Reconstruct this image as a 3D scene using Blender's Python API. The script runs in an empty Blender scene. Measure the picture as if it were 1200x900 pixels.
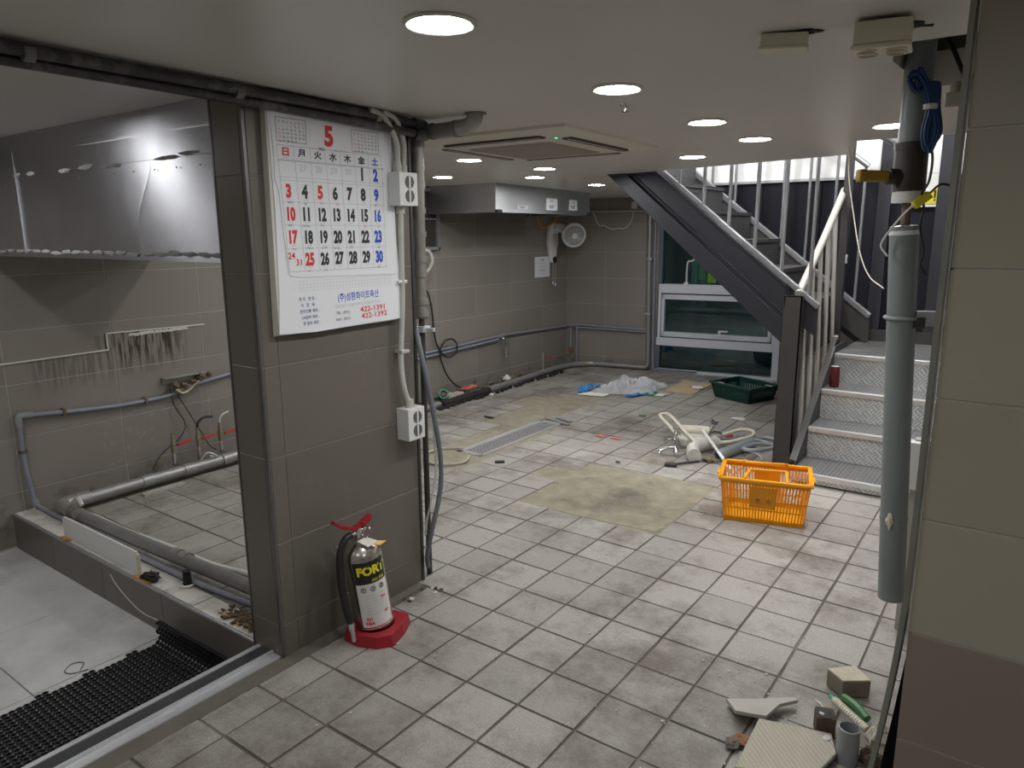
import bpy, bmesh, math, random
from mathutils import Vector, Matrix, noise as mnoise
random.seed(7)
SC = bpy.context.scene
COL = SC.collection
PI = math.pi

# ------------------------------------------------------------------ camera
F_PX = 847.9
cam_d = bpy.data.cameras.new('camera')
cam_d.sensor_fit = 'HORIZONTAL'; cam_d.sensor_width = 36.0
cam_d.lens = F_PX / 1200.0 * 36.0
cam_d.clip_start = 0.02; cam_d.clip_end = 60
cam = bpy.data.objects.new('camera', cam_d); COL.objects.link(cam)
_p, _y, _r = [math.radians(a) for a in (11.7065, -36.0137, -0.3564)]
_f = Vector((math.sin(_y)*math.cos(_p), math.cos(_y)*math.cos(_p), -math.sin(_p)))
_rt = Vector((math.cos(_y), -math.sin(_y), 0)); _up = _rt.cross(_f)
_R = _rt*math.cos(_r) + _up*math.sin(_r); _U = -_rt*math.sin(_r) + _up*math.cos(_r)
cam.matrix_world = Matrix(((_R.x, _U.x, -_f.x, 0), (_R.y, _U.y, -_f.y, 0), (_R.z, _U.z, -_f.z, 1.467), (0, 0, 0, 1)))
SC.camera = cam

# ------------------------------------------------------------------ world, exposure
w = bpy.data.worlds.new('night'); SC.world = w; w.use_nodes = True
bg = w.node_tree.nodes['Background']; bg.inputs[0].default_value = (0.55, 0.62, 0.70, 1); bg.inputs[1].default_value = 0.03
SC.view_settings.view_transform = 'Standard'; SC.view_settings.look = 'None'
SC.view_settings.exposure = 0.0; SC.view_settings.gamma = 1.0; SC.view_settings.use_curve_mapping = False
LAMP = 130.0      # radiance of the downlight diffusers

# ------------------------------------------------------------------ materials
MATS = {}
def nodes(name):
    m = bpy.data.materials.new(name); m.use_nodes = True
    nt = m.node_tree; b = nt.nodes['Principled BSDF']
    MATS[name] = m
    return m, nt, b
def N(nt, typ, **kw):
    n = nt.nodes.new(typ)
    for k, v in kw.items():
        if k.startswith('i_'): n.inputs[int(k[2:])].default_value = v
        else: setattr(n, k, v)
    return n
def L(nt, a, b): nt.links.new(a, b)
def ramp(nt, src, p0, p1, c0=(0, 0, 0, 1), c1=(1, 1, 1, 1)):
    r = N(nt, 'ShaderNodeValToRGB'); e = r.color_ramp.elements
    e[0].position = p0; e[0].color = c0; e[1].position = p1; e[1].color = c1
    L(nt, src, r.inputs[0]); return r
def mixc(nt, fac, a, b, blend='MIX'):
    m = N(nt, 'ShaderNodeMix', data_type='RGBA', blend_type=blend)
    for s, v in ((0, fac), (6, a), (7, b)):
        if hasattr(v, 'is_linked'): L(nt, v, m.inputs[s])
        else: m.inputs[s].default_value = v if s == 0 else (*v[:3], 1)
    return m.outputs[2]
def mathn(nt, op, a, b=0.0, c=None):
    m = N(nt, 'ShaderNodeMath', operation=op)
    for s, v in ((0, a), (1, b), (2, c)):
        if v is None: continue
        if hasattr(v, 'is_linked'): L(nt, v, m.inputs[s])
        else: m.inputs[s].default_value = v
    return m.outputs[0]
def noise(nt, scale, detail=4, rough=.55, stretch=None, coord=None, dist=0.0):
    n = N(nt, 'ShaderNodeTexNoise'); n.inputs['Scale'].default_value = scale
    n.inputs['Detail'].default_value = detail; n.inputs['Roughness'].default_value = rough
    n.inputs['Distortion'].default_value = dist
    if coord is None: coord = N(nt, 'ShaderNodeNewGeometry').outputs['Position']
    if stretch:
        mp = N(nt, 'ShaderNodeMapping'); mp.inputs['Scale'].default_value = stretch
        L(nt, coord, mp.inputs[0]); coord = mp.outputs[0]
    L(nt, coord, n.inputs['Vector'])
    return n.outputs['Fac']
def bump(nt, b, h, strength=.2, dist=.01):
    n = N(nt, 'ShaderNodeBump'); n.inputs['Strength'].default_value = strength; n.inputs['Distance'].default_value = dist
    L(nt, h, n.inputs['Height']); L(nt, n.outputs[0], b.inputs['Normal'])
def mat(name, col, rough=.5, metal=0.0, var=.12, vscale=14, bmp=0.0, bscale=60, stretch=None, dirt=None, dscale=5, damt=.5, spec=.5, alpha=None):
    m, nt, b = nodes(name)
    n = noise(nt, vscale, 4, stretch=stretch)
    lo = tuple(c*(1-var) for c in col); hi = tuple(min(1, c*(1+var)) for c in col)
    c = mixc(nt, n, lo, hi)
    if dirt:
        dn = ramp(nt, noise(nt, dscale, 6, .65), .50, .72)
        c = mixc(nt, mathn(nt, 'MULTIPLY', dn.outputs[0], damt), c, dirt)
    L(nt, c, b.inputs['Base Color'])
    b.inputs['Roughness'].default_value = rough; b.inputs['Metallic'].default_value = metal
    b.inputs['Specular IOR Level'].default_value = spec
    if bmp: bump(nt, b, noise(nt, bscale, 4, stretch=stretch), bmp, .004)
    return m
def emis(name, col, s):
    m, nt, b = nodes(name)
    b.inputs['Base Color'].default_value = (*col, 1); b.inputs['Emission Color'].default_value = (*col, 1)
    b.inputs['Emission Strength'].default_value = s
    return m

def floor_tile_mat(name, base, cell, ox, oy):
    m, nt, b = nodes(name)
    g = N(nt, 'ShaderNodeNewGeometry'); pos = g.outputs['Position']
    mp = N(nt, 'ShaderNodeMapping'); mp.inputs['Location'].default_value = (ox/cell, oy/cell, 0); mp.inputs['Scale'].default_value = (1/cell, 1/cell, 0)
    L(nt, pos, mp.inputs[0])
    fl = N(nt, 'ShaderNodeVectorMath', operation='FLOOR'); L(nt, mp.outputs[0], fl.inputs[0])
    wn = N(nt, 'ShaderNodeTexWhiteNoise', noise_dimensions='3D'); L(nt, fl.outputs[0], wn.inputs[0])
    c = mixc(nt, wn.outputs[0], tuple(v*.86 for v in base), tuple(v*1.10 for v in base))
    sp = ramp(nt, noise(nt, 190, 3, .75), .38, .60)
    c = mixc(nt, mathn(nt, 'MULTIPLY', mathn(nt, 'SUBTRACT', 1.0, sp.outputs[0]), .50), c, tuple(v*.42 for v in base))
    st = ramp(nt, noise(nt, 1.7, 9, .74), .47, .63)
    c = mixc(nt, mathn(nt, 'MULTIPLY', st.outputs[0], .80), c, (.115, .097, .075))
    du = ramp(nt, noise(nt, 1.6, 6, .7, coord=mp.outputs[0]), .55, .85)
    c = mixc(nt, mathn(nt, 'MULTIPLY', du.outputs[0], .45), c, (.55, .52, .47))
    L(nt, c, b.inputs['Base Color'])
    b.inputs['Roughness'].default_value = .62; b.inputs['Specular IOR Level'].default_value = .35
    bump(nt, b, noise(nt, 260, 3), .25, .002)
    return m
TP = 0.21
GX, GY = -7.6909*TP, 8.9248*TP
floor_tile_mat('floor_tile', (.405, .383, .352), TP, -GX, -GY)
mat('grout', (.115, .098, .08), .9, var=.35, vscale=7, dirt=(.32, .30, .25), dscale=2.2, damt=.75)
mat('mortar', (.285, .262, .195), .92, var=.45, vscale=11, bmp=.6, bscale=40, dirt=(.125, .115, .095), dscale=2.4, damt=.95)
mat('cement_edge', (.15, .135, .115), .9, var=.3, vscale=12, bmp=.4, bscale=60)
mat('entry_tile', (.70, .70, .695), .45, var=.2, vscale=3.5, dirt=(.44, .44, .435), dscale=2.2, damt=.8, spec=.3)
mat('entry_grout', (.2, .2, .19), .9)
def wall_tile_mat(name, base, rough=.38, stain=False):
    m, nt, b = nodes(name)
    oi = N(nt, 'ShaderNodeObjectInfo')
    c = mixc(nt, oi.outputs['Random'], tuple(v*.92 for v in base), tuple(v*1.06 for v in base))
    c = mixc(nt, mathn(nt, 'MULTIPLY', noise(nt, 2.5, 6, .6), .5), c, tuple(v*.78 for v in base))
    sm = ramp(nt, noise(nt, 5, 7, .7, stretch=(1, 1, .45)), .58, .8)
    c = mixc(nt, mathn(nt, 'MULTIPLY', sm.outputs[0], .30), c, (.30, .29, .26))
    if stain:
        g = N(nt, 'ShaderNodeNewGeometry'); s = N(nt, 'ShaderNodeSeparateXYZ'); L(nt, g.outputs['Position'], s.inputs[0])
        drip = ramp(nt, noise(nt, 40, 5, .6, stretch=(1, 1, .10)), .46, .56)
        def box(v, a, b_, sft):
            r1 = N(nt, 'ShaderNodeMapRange'); r1.inputs[1].default_value = a-sft; r1.inputs[2].default_value = a; L(nt, v, r1.inputs[0])
            r2 = N(nt, 'ShaderNodeMapRange'); r2.inputs[1].default_value = b_+sft; r2.inputs[2].default_value = b_; L(nt, v, r2.inputs[0])
            return mathn(nt, 'MULTIPLY', r1.outputs[0], r2.outputs[0])
        a1 = mathn(nt, 'MULTIPLY', box(s.outputs['Y'], 2.03, 2.36, .14), box(s.outputs['Z'], .80, .90, .16))
        a2 = mathn(nt, 'MULTIPLY', box(s.outputs['Y'], 1.62, 1.98, .08), box(s.outputs['Z'], .72, .79, .12))
        a1 = mathn(nt, 'MULTIPLY', a1, mathn(nt, 'LESS_THAN', s.outputs['Z'], .912)); a2 = mathn(nt, 'MULTIPLY', a2, mathn(nt, 'LESS_THAN', s.outputs['Z'], .818))
        a = mathn(nt, 'MULTIPLY', mathn(nt, 'MAXIMUM', a1, mathn(nt, 'MULTIPLY', a2, .45)), drip.outputs[0])
        c = mixc(nt, mathn(nt, 'MULTIPLY', a, .92), c, (.035, .022, .013))
        wh = ramp(nt, noise(nt, 22, 6, .7), .56, .64)
        a3 = mathn(nt, 'MULTIPLY', box(s.outputs['Y'], 1.95, 2.25, .08), box(s.outputs['Z'], .12, .42, .06))
        c = mixc(nt, mathn(nt, 'MULTIPLY', mathn(nt, 'MULTIPLY', a3, wh.outputs[0]), .4), c, (.42, .40, .37))
        rs = ramp(nt, noise(nt, 9, 6, .7), .5, .68)
        a4 = box(s.outputs['Z'], -.1, .035, .10)
        c = mixc(nt, mathn(nt, 'MULTIPLY', mathn(nt, 'MULTIPLY', a4, rs.outputs[0]), .7), c, (.07, .055, .04))
    L(nt, c, b.inputs['Base Color'])
    L(nt, mathn(nt, 'ADD', rough-.08, mathn(nt, 'MULTIPLY', noise(nt, 6, 5), .18)), b.inputs['Roughness'])
    b.inputs['Specular IOR Level'].default_value = .35
    return m
wall_tile_mat('wall_tile', (.285, .258, .233), .36, True)
wall_tile_mat('pillar_tile', (.175, .158, .135), .34)
wall_tile_mat('column_tile', (.40, .375, .298), .45)
wall_tile_mat('column_tile_brown', (.29, .235, .19), .5)
wall_tile_mat('curb_tile', (.175, .16, .14), .32)
mat('wall_grout', (.50, .48, .45), .9, var=.2)
mat('pillar_grout', (.30, .28, .25), .9, var=.2); mat('dark_grout', (.10, .09, .08), .9, var=.2)
m, nt, b = nodes('ceiling_paint')
c = mixc(nt, noise(nt, 1.2, 5), (.64, .615, .58), (.71, .685, .65)); L(nt, c, b.inputs['Base Color'])
b.inputs['Roughness'].default_value = .34; b.inputs['Specular IOR Level'].default_value = .4
bump(nt, b, noise(nt, 9, 3, .5), .05, .01)
mat('plain_wall', (.42, .40, .37), .6)
mat('navy_cladding', (.0075, .008, .014), .55, var=.15, spec=.25)
mat('white_wall', (.80, .80, .79), .6, var=.05)
mat('dark_void', (.02, .02, .022), .9)
def steel_mat(name, col, rough, wav=.12, bs=1.6, an=.88):
    m, nt, b = nodes(name)
    n = noise(nt, 5, 5, .65)
    c = mixc(nt, n, tuple(v*.80 for v in col), col); L(nt, c, b.inputs['Base Color'])
    b.inputs['Metallic'].default_value = 1.0; b.inputs['Anisotropic'].default_value = an; b.inputs['Anisotropic Rotation'].default_value = .25
    tg = N(nt, 'ShaderNodeTangent', direction_type='RADIAL', axis='Z'); L(nt, tg.outputs[0], b.inputs['Tangent'])
    L(nt, mathn(nt, 'ADD', rough-.06, mathn(nt, 'MULTIPLY', noise(nt, 12, 6, .7), .16)), b.inputs['Roughness'])
    bump(nt, b, noise(nt, bs, 2, .4), wav, .12)
    return m
steel_mat('stainless', (.62, .63, .68), .33, .030)
steel_mat('stainless_far', (.82, .84, .86), .40, .02, 1.6, .75)
mat('steel_body', (.62, .59, .54), .27, 1.0, var=.08)
mat('glue_residue', (.36, .36, .35), .85, var=.4, vscale=40, bmp=.6, bscale=60)
mat('aluminium', (.74, .75, .78), .32, .55, var=.12, vscale=30)
mat('alu_dull', (.48, .49, .52), .5, .8, var=.2, vscale=20)
mat('trim_dark', (.15, .148, .145), .35, .6, var=.2, vscale=8)
mat('black_rubber', (.018, .018, .02), .55, var=.2)
mat('threshold_rubber', (.040, .042, .046), .7, var=.2)
mat('mat_rubber', (.014, .014, .018), .42, var=.2)
mat('black_plastic', (.022, .022, .024), .45, var=.2)
mat('black_pipe', (.045, .042, .042), .38, var=.3, vscale=30, dirt=(.30, .29, .27), dscale=16, damt=.5)
mat('pvc_grey', (.30, .325, .34), .38, var=.1, vscale=10, dirt=(.16, .15, .13), dscale=6, damt=.3)
mat('pvc_dark', (.19, .185, .18), .42, var=.2, vscale=12, dirt=(.30, .29, .27), dscale=9, damt=.45)
mat('pvc_bluegrey', (.26, .28, .34), .40, var=.12)
mat('vertical_drain', (.34, .33, .30), .34, .35, var=.2, vscale=20)
mat('big_pipe', (.235, .265, .265), .40, var=.08, vscale=6, dirt=(.17, .17, .15), dscale=5, damt=.35)
mat('pipe_tape', (.042, .033, .027), .5, var=.3, vscale=25)
mat('white_plastic', (.78, .79, .78), .38, var=.04)
mat('ivory_plastic', (.70, .655, .52), .42, var=.06)
mat('conduit', (.56, .56, .52), .45, var=.1, vscale=18, dirt=(.36, .34, .29), dscale=9, damt=.4)
mat('outlet_hole', (.13, .13, .13), .6)
mat('chrome', (.75, .75, .76), .16, 1.0, var=.15, vscale=40)
mat('brass_dull', (.36, .32, .24), .45, .7, var=.3, vscale=60)
mat('rusty', (.17, .12, .075), .8, .2, var=.5, vscale=60, dirt=(.30, .29, .24), dscale=30, damt=.7)
mat('bracket_grey', (.36, .37, .33), .6, .3, var=.2, vscale=40)
mat('red_plastic', (.34, .014, .028), .38, var=.1)
mat('valve_red', (.62, .035, .03), .4, var=.1)
mat('hose_black', (.02, .02, .021), .42)
mat('cable_grey', (.17, .185, .215), .45, var=.08)
mat('cable_white', (.68, .68, .64), .5, var=.08)
mat('cable_black', (.018, .018, .018), .5)
mat('cable_blue', (.01, .05, .16), .45, var=.15)
mat('plug_blue', (.015, .06, .42), .4)
mat('yellow_plastic', (.90, .375, .008), .36, var=.04)
mat('yellow_dark', (.33, .19, .015), .45, var=.1)
mat('connector_yellow', (.72, .60, .02), .5)
mat('crate_green', (.012, .062, .050), .38, var=.12)
mat('paper', (.86, .88, .92), .62, var=.025, vscale=5)
mat('paper_edge', (.70, .68, .62), .75, var=.12, vscale=120, stretch=(1, 1, .02))
mat('ink_black', (.03, .03, .035), .6); mat('ink_red', (.72, .045, .035), .6); mat('ink_blue', (.01, .10, .58), .6)
mat('ink_grey', (.46, .48, .52), .7); mat('ink_navy', (.03, .04, .22), .6); mat('ink_pale', (.60, .62, .66), .7)
mat('label_black', (.015, .015, .016), .35); mat('label_white', (.80, .79, .78), .45); mat('label_yellow', (.90, .78, .03), .4)
mat('tag_paper', (.74, .72, .66), .7, var=.1); mat('tag_orange', (.75, .48, .14), .7)
mat('cardboard', (.53, .40, .245), .85, var=.1, vscale=14, dirt=(.26, .17, .09), dscale=7, damt=.6)
mat('stair_paint', (.040, .041, .050), .36, .35, var=.12, vscale=30)
mat('stair_post', (.062, .058, .056), .45, .3, var=.15)
mat('rail_grey', (.33, .335, .35), .36, .7, var=.15, vscale=25)
mat('rail_cream', (.48, .46, .42), .45, .25, var=.12, vscale=20)
def tread_plate(name, base, hi, rough=.38, metal=.55):
    m, nt, b = nodes(name)
    tc = N(nt, 'ShaderNodeTexCoord')
    mp = N(nt, 'ShaderNodeMapping'); mp.inputs['Rotation'].default_value = (0, PI/4, PI/4); mp.inputs['Scale'].default_value = (1, 1, 1)
    L(nt, tc.outputs['Object'], mp.inputs[0])
    ck = N(nt, 'ShaderNodeTexChecker'); ck.inputs['Scale'].default_value = 24; L(nt, mp.outputs[0], ck.inputs[0])
    hs = []
    for ax in ('X', 'Z'):
        wv = N(nt, 'ShaderNodeTexWave', wave_type='BANDS', bands_direction=ax); wv.inputs['Scale'].default_value = 24*5/6.283*1.05
        L(nt, mp.outputs[0], wv.inputs[0]); hs.append(ramp(nt, wv.outputs['Fac'], .35, .7).outputs[0])
    h = mixc(nt, ck.outputs['Fac'], hs[0], hs[1])
    c = mixc(nt, h, base, hi)
    du = ramp(nt, noise(nt, 4, 6, .7), .45, .75)
    c = mixc(nt, mathn(nt, 'MULTIPLY', du.outputs[0], .35), c, tuple(v*.6 for v in base))
    L(nt, c, b.inputs['Base Color']); b.inputs['Roughness'].default_value = rough; b.inputs['Metallic'].default_value = metal
    bump(nt, b, h, .55, .003)
    return m
tread_plate('riser_plate', (.50, .52, .53), (.80, .82, .82), .40, .45)
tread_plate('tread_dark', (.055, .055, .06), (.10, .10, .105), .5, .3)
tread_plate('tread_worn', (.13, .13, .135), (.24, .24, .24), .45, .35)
mat('nosing', (.72, .73, .73), .35, .7, var=.15, vscale=40)
mat('window_frame', (.66, .69, .75), .42, var=.05)
mat('window_jamb_dark', (.105, .13, .17), .45)
m, nt, b = nodes('window_glass')
nt.nodes.remove(b); out = nt.nodes['Material Output']
tr = N(nt, 'ShaderNodeBsdfTransparent'); tr.inputs[0].default_value = (.74, .90, .90, 1)
gl = N(nt, 'ShaderNodeBsdfGlossy'); gl.inputs[0].default_value = (.8, .9, .95, 1); gl.inputs[1].default_value = .03
fr = N(nt, 'ShaderNodeFresnel'); fr.inputs[0].default_value = 1.5
mx = N(nt, 'ShaderNodeMixShader'); L(nt, mathn(nt, 'ADD', fr.outputs[0], .03), mx.inputs[0]); L(nt, tr.outputs[0], mx.inputs[1]); L(nt, gl.outputs[0], mx.inputs[2]); L(nt, mx.outputs[0], out.inputs[0])
mat('outside_dark', (.05, .10, .112), .8, var=.7, vscale=2.5, stretch=(3, 3, .6))
mat('cloth_green', (.10, .30, .24), .8, var=.3, vscale=9, stretch=(4, 4, .2)); mat('cloth_white', (.6, .68, .66), .8)
mat('vest_yellow', (.85, .75, .02), .6, var=.35, vscale=30)
m, nt, b = nodes('clear_film')
nt.nodes.remove(b); out = nt.nodes['Material Output']
tr = N(nt, 'ShaderNodeBsdfTransparent'); tr.inputs[0].default_value = (.95, .96, .97, 1)
pb = N(nt, 'ShaderNodeBsdfPrincipled'); pb.inputs['Base Color'].default_value = (.90, .92, .94, 1); pb.inputs['Roughness'].default_value = .14
mx = N(nt, 'ShaderNodeMixShader'); mx.inputs[0].default_value = .42
L(nt, tr.outputs[0], mx.inputs[1]); L(nt, pb.outputs[0], mx.inputs[2]); L(nt, mx.outputs[0], out.inputs[0])
mat('film_blue', (.02, .22, .55), .35, var=.1); mat('film_green', (.03, .22, .09), .4)
mat('ac_panel', (.66, .62, .55), .42, var=.04); mat('ac_grille', (.44, .405, .35), .6, var=.06); mat('ac_slot', (.05, .043, .036), .7)
mat('fan_white', (.78, .79, .79), .35, var=.03); mat('fan_blade', (.40, .42, .42), .4)
mat('hose_orange', (.55, .23, .02), .45); mat('white_metal', (.74, .75, .74), .4, .1, var=.05)
mat('stone', (.52, .47, .37), .95, var=.25, vscale=45, bmp=.6, bscale=90); mat('stone_side', (.24, .205, .155), .95, var=.3, vscale=30)
mat('shard', (.44, .42, .38), .7, var=.18, vscale=16, bmp=.2)
m, nt, b = nodes('ribbed_tile')
wv = N(nt, 'ShaderNodeTexWave', wave_type='BANDS', bands_direction='DIAGONAL'); wv.inputs['Scale'].default_value = 34; wv.inputs['Distortion'].default_value = 1.2
g = N(nt, 'ShaderNodeNewGeometry'); L(nt, g.outputs['Position'], wv.inputs[0])
c = mixc(nt, wv.outputs['Fac'], (.45, .42, .345), (.54, .50, .42)); L(nt, c, b.inputs['Base Color']); b.inputs['Roughness'].default_value = .9
bump(nt, b, wv.outputs['Fac'], .5, .003)
mat('dark_clod', (.10, .075, .05), .95, var=.5, vscale=40, bmp=.7, bscale=60); mat('brown_bit', (.26, .13, .06), .9, var=.3)
mat('soil', (.12, .085, .05), .95, var=.6, vscale=60, bmp=.8, bscale=80)
mat('white_ceramic', (.66, .64, .60), .4, var=.16, vscale=9, dirt=(.24, .205, .155), dscale=8, damt=.75)
mat('amber_glue', (.50, .27, .06), .35, var=.3); mat('splash_board', (.80, .80, .79), .4, var=.06, vscale=4)
mat('silicone', (.72, .71, .66), .6, var=.1)
mat('green_cup', (.05, .42, .30), .4); mat('rag', (.46, .43, .36), .9, var=.3, vscale=30); mat('pink_label', (.65, .20, .16), .6, var=.4, vscale=60)
mat('green_strip', (.10, .20, .09), .6, var=.3, vscale=20); mat('strip_metal', (.30, .31, .27), .4, .6, var=.2, vscale=10)
mat('green_wrap', (.06, .19, .07), .4); mat('cream_hose', (.74, .70, .57), .55, var=.08); mat('can_red', (.13, .02, .022), .35, .3)
mat('insulation', (.022, .02, .02), .85, var=.4, vscale=40, bmp=.6, bscale=60)
mat('pipe_galv', (.36, .36, .355), .42, .5, var=.2, vscale=25)
mat('dust_white', (.74, .73, .70), .9)
emis('lamp_light', (1.0, .995, .982), LAMP); emis('led_green', (.1, 1, .4), 1.5)
mat('lamp_trim', (.62, .60, .55), .4)

# ------------------------------------------------------------------ mesh helpers
def V(*a): return Vector(a)
def frame(d):
    d = d.normalized(); a = Vector((0, 0, 1)) if abs(d.z) < .9 else Vector((1, 0, 0))
    x = a.cross(d).normalized(); return x, d.cross(x)
def smooth_path(pts, k=6):
    pts = [Vector(p) for p in pts]
    if len(pts) < 3: return pts
    out = []; P = [pts[0]*2-pts[1]] + pts + [pts[-1]*2-pts[-2]]
    for i in range(1, len(P)-2):
        a, b_, c, d = P[i-1:i+3]
        for j in range(k):
            t = j/k
            out.append(.5*((2*b_)+(c-a)*t+(2*a-5*b_+4*c-d)*t*t+(3*b_-a-3*c+d)*t**3))
    out.append(pts[-1]); return out
class MB:
    def __init__(s): s.v = []; s.f = []
    def add(s, vs, fs):
        o = len(s.v); s.v += [Vector(v) for v in vs]; s.f += [tuple(i+o for i in f) for f in fs]; return s
    def hexa(s, p):   # 8 pts: bottom ring 0-3, top ring 4-7
        return s.add(p, [(3, 2, 1, 0), (4, 5, 6, 7), (0, 1, 5, 4), (1, 2, 6, 5), (2, 3, 7, 6), (3, 0, 4, 7)])
    def box(s, x0, x1, y0, y1, z0, z1):
        return s.hexa([(x0, y0, z0), (x1, y0, z0), (x1, y1, z0), (x0, y1, z0), (x0, y0, z1), (x1, y0, z1), (x1, y1, z1), (x0, y1, z1)])
    def cbox(s, c, sz, rz=0, m=None):
        M = m or Matrix.Rotation(rz, 3, 'Z'); c = Vector(c); h = Vector(sz)/2
        return s.hexa([c+M@Vector((a*h.x, b_*h.y, d*h.z)) for d in (-1, 1) for a, b_ in ((-1, -1), (1, -1), (1, 1), (-1, 1))])
    def bar(s, p0, p1, wd, ht, up=(0, 0, 1)):
        p0 = Vector(p0); p1 = Vector(p1); d = (p1-p0).normalized(); u = Vector(up)
        x = d.cross(u).normalized()*wd/2; z_ = x.cross(d).normalized()*ht/2
        return s.hexa([p0-x-z_, p0+x-z_, p1+x-z_, p1-x-z_, p0-x+z_, p0+x+z_, p1+x+z_, p1-x+z_])
    def cyl(s, p0, p1, r0, r1=None, n=16, caps=True):
        r1 = r0 if r1 is None else r1; p0 = Vector(p0); p1 = Vector(p1); x, y = frame(p1-p0)
        vs = [p0+(x*math.cos(2*PI*i/n)+y*math.sin(2*PI*i/n))*r0 for i in range(n)] + [p1+(x*math.cos(2*PI*i/n)+y*math.sin(2*PI*i/n))*r1 for i in range(n)]
        fs = [(i, (i+1) % n, n+(i+1) % n, n+i) for i in range(n)]
        if caps: fs += [tuple(range(n-1, -1, -1)), tuple(range(n, 2*n))]
        return s.add(vs, fs)
    def pipe(s, p0, p1, r, ri, n=20):      # hollow pipe
        p0 = Vector(p0); p1 = Vector(p1); x, y = frame(p1-p0); vs = []
        for p, rr in ((p0, r), (p1, r), (p1, ri), (p0, ri)):
            vs += [p+(x*math.cos(2*PI*i/n)+y*math.sin(2*PI*i/n))*rr for i in range(n)]
        fs = []
        for k in range(4):
            a = k*n; b_ = ((k+1) % 4)*n
            fs += [(a+i, a+(i+1) % n, b_+(i+1) % n, b_+i) for i in range(n)]
        return s.add(vs, fs)
    def tube(s, pts, r, n=8, k=6, caps=True, closed=False):
        P = smooth_path(pts, k) if k > 1 else [Vector(p) for p in pts]
        if closed: P = P[:-1] if (P[0]-P[-1]).length < 1e-6 else P
        m = len(P); rr = r if callable(r) else (lambda t: r)
        x = None; vs = []
        for i, p in enumerate(P):
            if closed: d = P[(i+1) % m]-P[i-1]
            else: d = P[min(i+1, m-1)]-P[max(i-1, 0)]
            d.normalize()
            if x is None: x, y = frame(d)
            else:
                x = x-d*x.dot(d)
                if x.length < 1e-6: x, y = frame(d)
                x.normalize(); y = d.cross(x)
            q = rr(i/max(1, m-1))
            vs += [p+(x*math.cos(2*PI*j/n)+y*math.sin(2*PI*j/n))*q for j in range(n)]
        fs = []
        for i in range(m if closed else m-1):
            a = i*n; b_ = ((i+1) % m)*n
            fs += [(a+j, a+(j+1) % n, b_+(j+1) % n, b_+j) for j in range(n)]
        if caps and not closed: fs += [tuple(range(n-1, -1, -1)), tuple(range((m-1)*n, m*n))]
        return s.add(vs, fs)
    def lathe(s, prof, n=24, o=(0, 0, 0), M=None):
        o = Vector(o); M = M or Matrix.Identity(3); vs = []
        for r, z_ in prof: vs += [o+M@Vector((r*math.cos(2*PI*i/n), r*math.sin(2*PI*i/n), z_)) for i in range(n)]
        fs = [(k*n+i, k*n+(i+1) % n, (k+1)*n+(i+1) % n, (k+1)*n+i) for k in range(len(prof)-1) for i in range(n)]
        if prof[0][0] > 1e-5: fs.append(tuple(range(n-1, -1, -1)))
        if prof[-1][0] > 1e-5: fs.append(tuple(range((len(prof)-1)*n, len(prof)*n)))
        return s.add(vs, fs)
    def prism(s, poly, d):     # poly: 3D points (planar), d: extrusion
        n = len(poly); d = Vector(d); P = [Vector(p) for p in poly]
        return s.add(P+[p+d for p in P], [tuple(range(n-1, -1, -1)), tuple(range(n, 2*n))]+[(i, (i+1) % n, n+(i+1) % n, n+i) for i in range(n)])
    def sheet(s, fn, nu, nv, th=0):
        vs = [Vector(fn(i/nu, j/nv)) for j in range(nv+1) for i in range(nu+1)]
        fs = [(j*(nu+1)+i, j*(nu+1)+i+1, (j+1)*(nu+1)+i+1, (j+1)*(nu+1)+i) for j in range(nv) for i in range(nu)]
        if th:
            o = len(vs); nr = (vs[1]-vs[0]).cross(vs[nu+1]-vs[0]).normalized()*th
            vs += [v-nr for v in vs]; fs += [tuple(o+i for i in reversed(f)) for f in fs[:]]
            rim = [i for i in range(nu+1)]+[(j+1)*(nu+1)-1 for j in range(1, nv+1)]+[nv*(nu+1)+i for i in range(nu-1, -1, -1)]+[j*(nu+1) for j in range(nv-1, 0, -1)]
            fs += [(rim[(k+1) % len(rim)], rim[k], o+rim[k], o+rim[(k+1) % len(rim)]) for k in range(len(rim))]
        return s.add(vs, fs)
    def blob(s, c, r, seed=0, amp=.3, nu=10, nv=7, fs_=2.0):
        c = Vector(c); vs = []; r = Vector(r)
        for j in range(nv+1):
            th = PI*j/nv
            for i in range(nu):
                ph = 2*PI*i/nu; d = Vector((math.sin(th)*math.cos(ph), math.sin(th)*math.sin(ph), math.cos(th)))
                k = 1+amp*mnoise.noise(d*fs_+Vector((seed*7.3, seed, 0)))
                vs.append(c+Vector((d.x*r.x, d.y*r.y, d.z*r.z))*k)
        return s.add(vs, [(j*nu+i, (j+1)*nu+i, (j+1)*nu+(i+1) % nu, j*nu+(i+1) % nu) for j in range(nv) for i in range(nu)])
    def mesh(s, name, m, smooth=False, bevel=0, seg=2, off=None):
        bm = bmesh.new()
        off = off or Vector((0, 0, 0))
        bv = [bm.verts.new(v-off) for v in s.v]
        for f in s.f:
            try: bm.faces.new([bv[i] for i in f])
            except ValueError: pass
        bmesh.ops.remove_doubles(bm, verts=bm.verts, dist=1e-6)
        bmesh.ops.recalc_face_normals(bm, faces=bm.faces)
        if bevel:
            ed = [e for e in bm.edges if len(e.link_faces) == 2 and e.calc_face_angle(0) > .5]
            bmesh.ops.bevel(bm, geom=ed, offset=bevel, segments=seg, profile=.6, affect='EDGES', clamp_overlap=True)
        me = bpy.data.meshes.new(name); bm.to_mesh(me); bm.free()
        if smooth:
            for p in me.polygons: p.use_smooth = True
            me.set_sharp_from_angle(angle=math.radians(42))
        me.materials.append(MATS[m]); return me
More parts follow.
